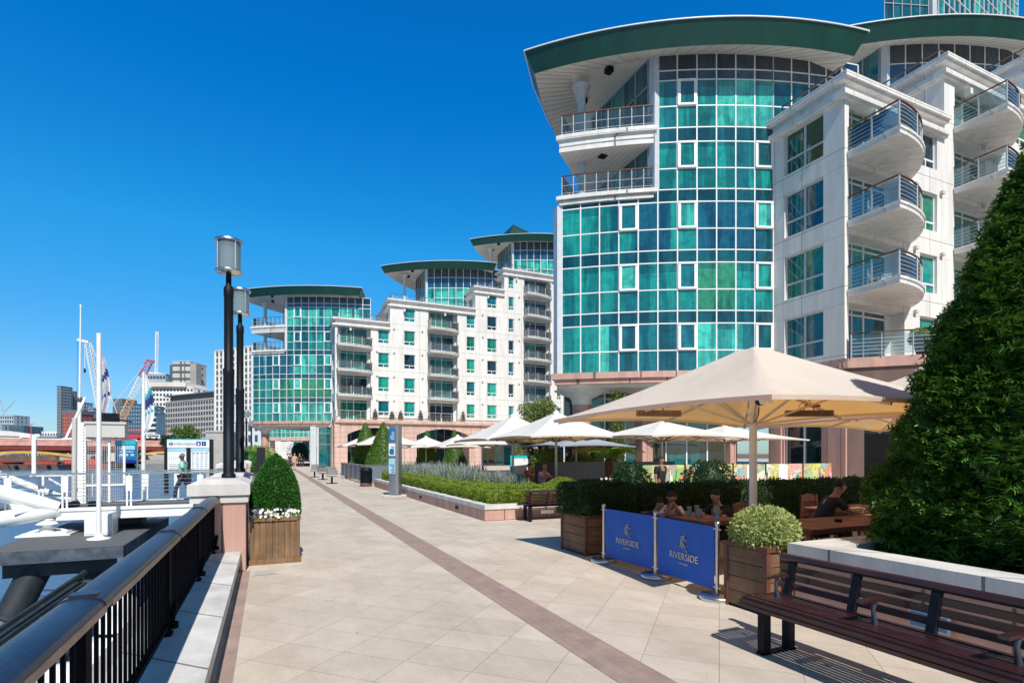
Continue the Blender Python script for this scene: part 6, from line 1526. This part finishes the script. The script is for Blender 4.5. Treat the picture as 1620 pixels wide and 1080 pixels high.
# pale high-rise at the top right corner
v_, u_ = vu(1468, 52); tw = thing('glass_tower', 'taller glass tower rising out of the top right corner behind the second roof', 'building', (v_, u_, 0)); R.seed(77)
flat_glazing(tw, (-4.2,1.5), (0,0), 26, 60, 5, tuple(29+3.1*k for k in range(10)), ('dark','blue','vdark'), frame='grey_frame')
flat_glazing(tw, (.7,0), (22,2.5), 26, 60, 18, tuple(x for k in range(10) for x in (27.6+3.1*k, 29+3.1*k)), ('mid','bright','dark'), frame='white_frame')
q = M(); q.box(.0,.7,-.4,.1,0,60); q.prism([(-4.1,1.62),(0,.12),(.7,.15),(22,2.65),(34,14),(20,16)],0,60.2); q.obj('wall','column_grey',tw)
# ================================================================ people
def skin_mesh(name, joints, edges, radii, mats, parent, sub=2, root=0):
    me = bpy.data.meshes.new(name); me.from_pydata(joints, edges, []); me.update()
    o = bpy.data.objects.new(name, me); COL.objects.link(o)
    md = o.modifiers.new('s', 'SKIN'); md.use_smooth_shade = True
    for i, r in enumerate(radii):
        sv = me.skin_vertices[0].data[i]; sv.radius = r if isinstance(r, tuple) else (r, r); sv.use_root = (i == root)
    sb = o.modifiers.new('d', 'SUBSURF'); sb.levels = sub; sb.render_levels = sub
    dg = bpy.context.evaluated_depsgraph_get(); m2 = bpy.data.meshes.new_from_object(o.evaluated_get(dg))
    bpy.data.objects.remove(o); m2.name = name; m2.materials.clear()
    for mm in mats: m2.materials.append(MATS[mm])
    for p in m2.polygons: p.use_smooth = True
    ob = bpy.data.objects.new(name, m2); COL.objects.link(ob); ob.parent = parent; return ob
def chain(*segs):
    J = []; E = []; Rr = []
    for s in segs:
        pr = s[0] if isinstance(s[0], int) else None
        for (p, r) in (s[1:] if pr is not None else s):
            J.append(p); Rr.append(r)
            if pr is not None: E.append((pr, len(J)-1))
            pr = len(J)-1
    return J, E, Rr
def person(label, loc, rz, pose, skin='skin_mid', shirt='white_cloth', trousers='denim', hair='hair_dark', shoes='sign_white', group=None, long_sleeve=False, hair_long=False, scale=1.):
    """standing/walking/seated figure facing -y in its own frame; pose gives joint positions"""
    t = thing('person', label, 'person', loc, group, rz); t.scale = (scale,)*3
    P = pose; H_ = P['hip']; C_ = P['chest']; Nk = P['neck']; Hd = P['head']
    J, E, Rr = chain([(H_, (.14,.11)), (tuple((Vector(H_)+Vector(C_))/2), (.135,.10)), (C_, (.16,.105)), (Nk, .058), (tuple((Vector(Nk)+Vector(Hd))/2), .060), (Hd, (.080,.098)), (tuple(Vector(Hd)+Vector((0,.0,.085))), (.066,.078))])
    ci = 2
    for sd in ('l', 'r'):
        sh, el, wr, ha = P['sh'+sd], P['el'+sd], P['wr'+sd], P['ha'+sd]
        for (p, r, par) in ((sh, .058, ci), (el, .042, None), (wr, .028, None), (ha, .034, None)):
            J.append(p); Rr.append(r); E.append((par if par is not None else len(J)-2, len(J)-1))
        d_ = (Vector(ha)-Vector(wr)).normalized(); s_ = Vector((0,0,1)).cross(d_); s_ = s_.normalized() if s_.length > .1 else Vector((1,0,0)); hi = len(J)-1
        for k in range(5):
            base = Vector(ha)+d_*.012+s_*(.030-.015*k if k < 4 else .038); b0 = len(J); L_ = (.052,.062,.060,.048,.04)[k]; dd = d_ if k < 4 else (d_*.6+s_*.8)
            J.append(tuple(base+dd*L_*.6)); Rr.append(.010); E.append((hi, b0)); J.append(tuple(base+dd*L_*1.1+Vector((0,0,-.012)))); Rr.append(.008); E.append((b0, b0+1))
    for sd in ('l', 'r'):
        hp, kn, an, to = P['hp'+sd], P['kn'+sd], P['an'+sd], P['to'+sd]
        for (p, r, par) in ((hp, .085, 0), (kn, .055, None), (an, .038, None), (to, .032, None)):
            J.append(p); Rr.append(r); E.append((par if par is not None else len(J)-2, len(J)-1))
    skin_mesh('body', J, E, Rr, [skin], t)
    # face: nose, ears
    fd = Vector(P.get('face', (0,-1,0))).normalized(); hd = Vector(Hd)+Vector((0,0,.02)); sx = fd.cross(Vector((0,0,1))).normalized()
    q = M(); n0 = hd+fd*.088; q.add([n0+Vector((0,0,.03)), n0+sx*.014-Vector((0,0,.012)), n0-sx*.014-Vector((0,0,.012)), n0+fd*.022-Vector((0,0,.008))], [(0,1,3),(0,3,2),(1,2,3)])
    for sg in (-1,1): q.lathe([(.006,-.03),(.016,-.015),(.018,.01),(.006,.03)], tuple(hd+sx*sg*.078), 8)
    q.obj('features', skin, t); q = M()
    for sg in (-1,1): q.lathe([(.002,-.007),(.010,0),(.002,.007)], tuple(hd+fd*.081+sx*sg*.03+Vector((0,0,.022))), 8)
    q.beam(hd+fd*.087+sx*.022-Vector((0,0,.042)), hd+fd*.087-sx*.022-Vector((0,0,.042)), .01, .008); q.obj('eyes', 'hair_dark', t)
    # hair cap
    hc = hd-fd*.012+Vector((0,0,.028)); q = M(); vs = []; fs = []; n, m = 14, 8
    for i in range(m+1):
        ph = (i/m)*(1.75 if not hair_long else 2.4)
        for j in range(n):
            a = 2*pi*j/n; d_ = Vector((math.sin(ph)*math.cos(a), math.sin(ph)*math.sin(a), math.cos(ph)))
            k = .099 if d_.dot(fd) < .30 or d_.z > .80 else .078
            vs.append(hc+Vector((d_.x*k*.93, d_.y*k*1.0, d_.z*k*1.02)))
    for i in range(m):
        for j in range(n): fs.append((i*n+j, (i+1)*n+j, (i+1)*n+(j+1)%n, i*n+(j+1)%n))
    q.add(vs, fs, 0, None, True); q.obj('hair', hair, t)
    # clothes: thicker skins over the same skeleton
    J, E, Rr = chain([(tuple(Vector(H_)+Vector((0,0,-.04))), (.165,.135)), (tuple((Vector(H_)+Vector(C_))/2), (.16,.125)), (C_, (.185,.128)), (tuple(Vector(Nk)-(Vector(Nk)-Vector(C_))*.35), .075)])
    for sd in ('l', 'r'):
        sh, el, wr = P['sh'+sd], P['el'+sd], P['wr'+sd]
        J.append(sh); Rr.append(.078); E.append((2, len(J)-1)); e_ = Vector(sh).lerp(Vector(el), .75); J.append(tuple(e_)); Rr.append(.066); E.append((len(J)-2, len(J)-1))
        if long_sleeve: J.append(el); Rr.append(.055); E.append((len(J)-2,len(J)-1)); J.append(tuple(Vector(el).lerp(Vector(wr),.9))); Rr.append(.042); E.append((len(J)-2,len(J)-1))
    skin_mesh('shirt', J, E, Rr, [shirt], t)
    J, E, Rr = chain([(tuple(Vector(H_)), (.155,.125))])
    for sd in ('l', 'r'):
        hp, kn, an = P['hp'+sd], P['kn'+sd], P['an'+sd]
        for (p, r, par) in ((hp, .10, 0), (kn, .072, None), (tuple(Vector(kn).lerp(Vector(an), .93)), .062, None)):
            J.append(p); Rr.append(r); E.append((par if par is not None else len(J)-2, len(J)-1))
    skin_mesh('trousers', J, E, Rr, [trousers], t)
    for sd in ('l', 'r'):
        an, to = Vector(P['an'+sd]), Vector(P['to'+sd]); bk = an-(to-an)*.35; skin_mesh('shoe', [tuple(Vector((bk.x,bk.y,min(an.z,to.z)-.0))), tuple((an+to)/2), tuple(to+(to-an)*.15)], [(0,1),(1,2)], [.042,.045,.036], [shoes], t, 1)
    return t
def pose_walk(st=.32, arm=.2):
    return dict(hip=(0,0,.93), chest=(0,-.02,1.30), neck=(0,-.02,1.48), head=(0,-.05,1.62), face=(0,-1,0),
        shl=(.19,0,1.40), ell=(.23,arm*.6,1.12), wrl=(.22,arm*.2,.88), hal=(.22,arm*.1-.02,.80), shr=(-.19,0,1.40), elr=(-.23,-arm*.3,1.13), wrr=(-.22,-arm*1.0,.90), har=(-.21,-arm*1.2,.83),
        hpl=(.09,0,.88), knl=(.10,-st*.55,.50), anl=(.10,-st*.7,.10), tol=(.10,-st*.7-.15,.05), hpr=(-.09,0,.88), knr=(-.10,st*.35,.48), anr=(-.10,st*1.25,.14), tor=(-.10,st*1.25-.14,.05))
def pose_sit(lean=.12, hands=None, face=(0,-1,-.1)):
    p = dict(hip=(0,.05,.52), chest=(0,.03-lean,.88), neck=(0,.0-lean*1.25,1.05), head=(0,-.03-lean*1.5,1.18), face=face,
        shl=(.18,.02-lean,.98), ell=(.23,-.20-lean,.80), wrl=(.14,-.36-lean,.82), hal=(.09,-.42-lean,.84), shr=(-.18,.02-lean,.98), elr=(-.23,-.20-lean,.80), wrr=(-.14,-.36-lean,.82), har=(-.09,-.42-lean,.84),
        hpl=(.09,.02,.50), knl=(.12,-.40,.50), anl=(.12,-.40,.10), tol=(.12,-.54,.05), hpr=(-.09,.02,.50), knr=(-.12,-.40,.50), anr=(-.12,-.40,.10), tor=(-.12,-.54,.05))
    if hands == 'mouth': p.update(hal=(.03,-.18-lean*1.5,1.08), wrl=(.06,-.24-lean*1.3,1.02), har=(-.03,-.18-lean*1.5,1.08), wrr=(-.06,-.24-lean*1.3,1.02), ell=(.2,-.25-lean,.82), elr=(-.2,-.25-lean,.82))
    return p
v_, u_ = vu(288, 19.9)
person('man in a mint green shirt and dark jeans walking left along the gangway', (v_, u_+.3, .0), rad(-90-14), pose_walk(.36,.16), 'skin_dark', 'mint', 'denim', 'hair_grey', 'sign_white')
person('diner in a white shirt lifting a drink behind the blue barrier', (6.15, 7.3, 0), rad(-30), pose_sit(.26,'mouth'), 'skin_mid', 'white_cloth', 'denim', 'hair_dark', scale=.86)
person('dark-haired diner in black seen in profile at the barrier table', (6.85, 6.75, 0), rad(-80), pose_sit(.16), 'skin_light', 'black_cloth', 'black_cloth', 'hair_dark', scale=.88)
person('diner mostly hidden behind the left blue canvas', (5.75, 7.45, 0), rad(10), pose_sit(.3), 'skin_mid', 'navy_cloth', 'denim', 'hair_dark', scale=.78)
person('person in dark clothes bending at the far side of the long brown table', (8.35, 6.15, 0), rad(60), pose_sit(.2), 'skin_mid', 'black_cloth', 'black_cloth', 'hair_dark')
person('person standing behind the hedge at the left end of the parrot mural', (10.35, 12.6, 0), rad(10), pose_walk(.05,.05), 'skin_mid', 'black_cloth', 'black_cloth', 'hair_dark', scale=.95)
person('seated guest in a pink top behind the clipped dome', (9.9, 19.2, 0), rad(20), pose_sit(.1), 'skin_light', 'pink_print', 'denim', 'hair_blond')
person('seated guest in red near the parasol pole behind the lavender', (10.5, 21.5, 0), rad(-40), pose_sit(.1), 'skin_light', 'red_cloth', 'denim', 'hair_dark')
for (px, Y, rz, sh, tr, lb_, st) in ((459,62,180,'navy_cloth','navy_cloth','walker in navy clothes nearest the pink column at the far passage',.25),(466,57,170,'tan_cloth','tan_cloth','walker in a tan dress at the far passage',.2),(474,72,185,'black_cloth','black_cloth','left of the two dark-clothed walkers beyond the tan dress',.3),(479,73,175,'black_cloth','denim','right of the two dark-clothed walkers beyond the tan dress',.2),(455,70,10,'white_cloth','denim','walker in a white top farthest left at the passage',.2)):
    v_, u_ = vu(px, Y); person(lb_, (v_,u_,0), rad(rz), pose_walk(st,.1), 'skin_light', sh, tr, 'hair_dark' if px % 2 else 'hair_blond', 'black_cloth', 'walkers at the far passage')
# ================================================================ camera, sun, sky
cam = bpy.data.cameras.new('camera'); co = bpy.data.objects.new('camera', cam); COL.objects.link(co)
co.location = (0, 0, H); co.rotation_euler = (pi/2, 0, -math.atan2(.409, .913))
cam.sensor_width = 36; cam.lens = F/1620*36; cam.shift_y = (717-540)/1620; cam.clip_end = 6000; cam.clip_start = .05
SC.camera = co
d = Vector((.075, .87, -1)).normalized()
s = bpy.data.lights.new('sun', 'SUN'); s.energy = 4.9; s.angle = rad(.53); s.color = (1, .95, .87)
so = bpy.data.objects.new('sun', s); COL.objects.link(so); so.rotation_euler = d.to_track_quat('-Z', 'Y').to_euler()
w = bpy.data.worlds.new('World'); SC.world = w; w.use_nodes = True; N = w.node_tree.nodes; L = w.node_tree.links
bg = N['Background']; sk = N.new('ShaderNodeTexSky'); sk.sky_type = 'NISHITA'; sk.sun_disc = False
sk.sun_elevation = math.asin(-d.z); sk.sun_rotation = math.atan2(-d.x, -d.y); sk.altitude = 0; sk.air_density = 1.0; sk.dust_density = .3; sk.ozone_density = 3.5
hs = N.new('ShaderNodeHueSaturation'); hs.inputs['Saturation'].default_value = 1.35; hs.inputs['Value'].default_value = 1.0
L.new(sk.outputs[0], hs.inputs['Color'])
tc = N.new('ShaderNodeTexCoord'); sp = N.new('ShaderNodeSeparateXYZ'); L.new(tc.outputs['Generated'], sp.inputs[0])
# deep polarised summer blue: grade of the sky by elevation
gr = ramp(N, L, sp.outputs[2], [(.0,(.27,.36,.48)),(.07,(.28,.38,.49)),(.14,(.31,.45,.51)),(.34,(.22,.69,.70)),(.55,(.03,.65,.79)),(.9,(.03,.61,.80))])
dt_ = N.new('ShaderNodeVectorMath'); dt_.operation = 'DOT_PRODUCT'; L.new(tc.outputs['Generated'], dt_.inputs[0]); dt_.inputs[1].default_value = tuple(-d)
near = ramp(N, L, dt_.outputs['Value'], [(.12, 0.), (.5, 1.)])      # polarisation fades towards the sun's side of the sky
gr = mix(N, L, near, gr, (.34, .34, .31))
mu = N.new('ShaderNodeVectorMath'); mu.operation = 'MULTIPLY'; L.new(hs.outputs[0], mu.inputs[0]); L.new(gr, mu.inputs[1])
m2 = N.new('ShaderNodeVectorMath'); m2.operation = 'SCALE'; m2.inputs['Scale'].default_value = 2.0; L.new(mu.outputs[0], m2.inputs[0]); L.new(m2.outputs[0], bg.inputs[0]); bg.inputs[1].default_value = .12
vs_ = SC.view_settings; vs_.view_transform = 'Standard'; vs_.look = 'None'; vs_.exposure = .12; vs_.gamma = 1
SC.cycles.max_bounces = 8; SC.cycles.transparent_max_bounces = 24
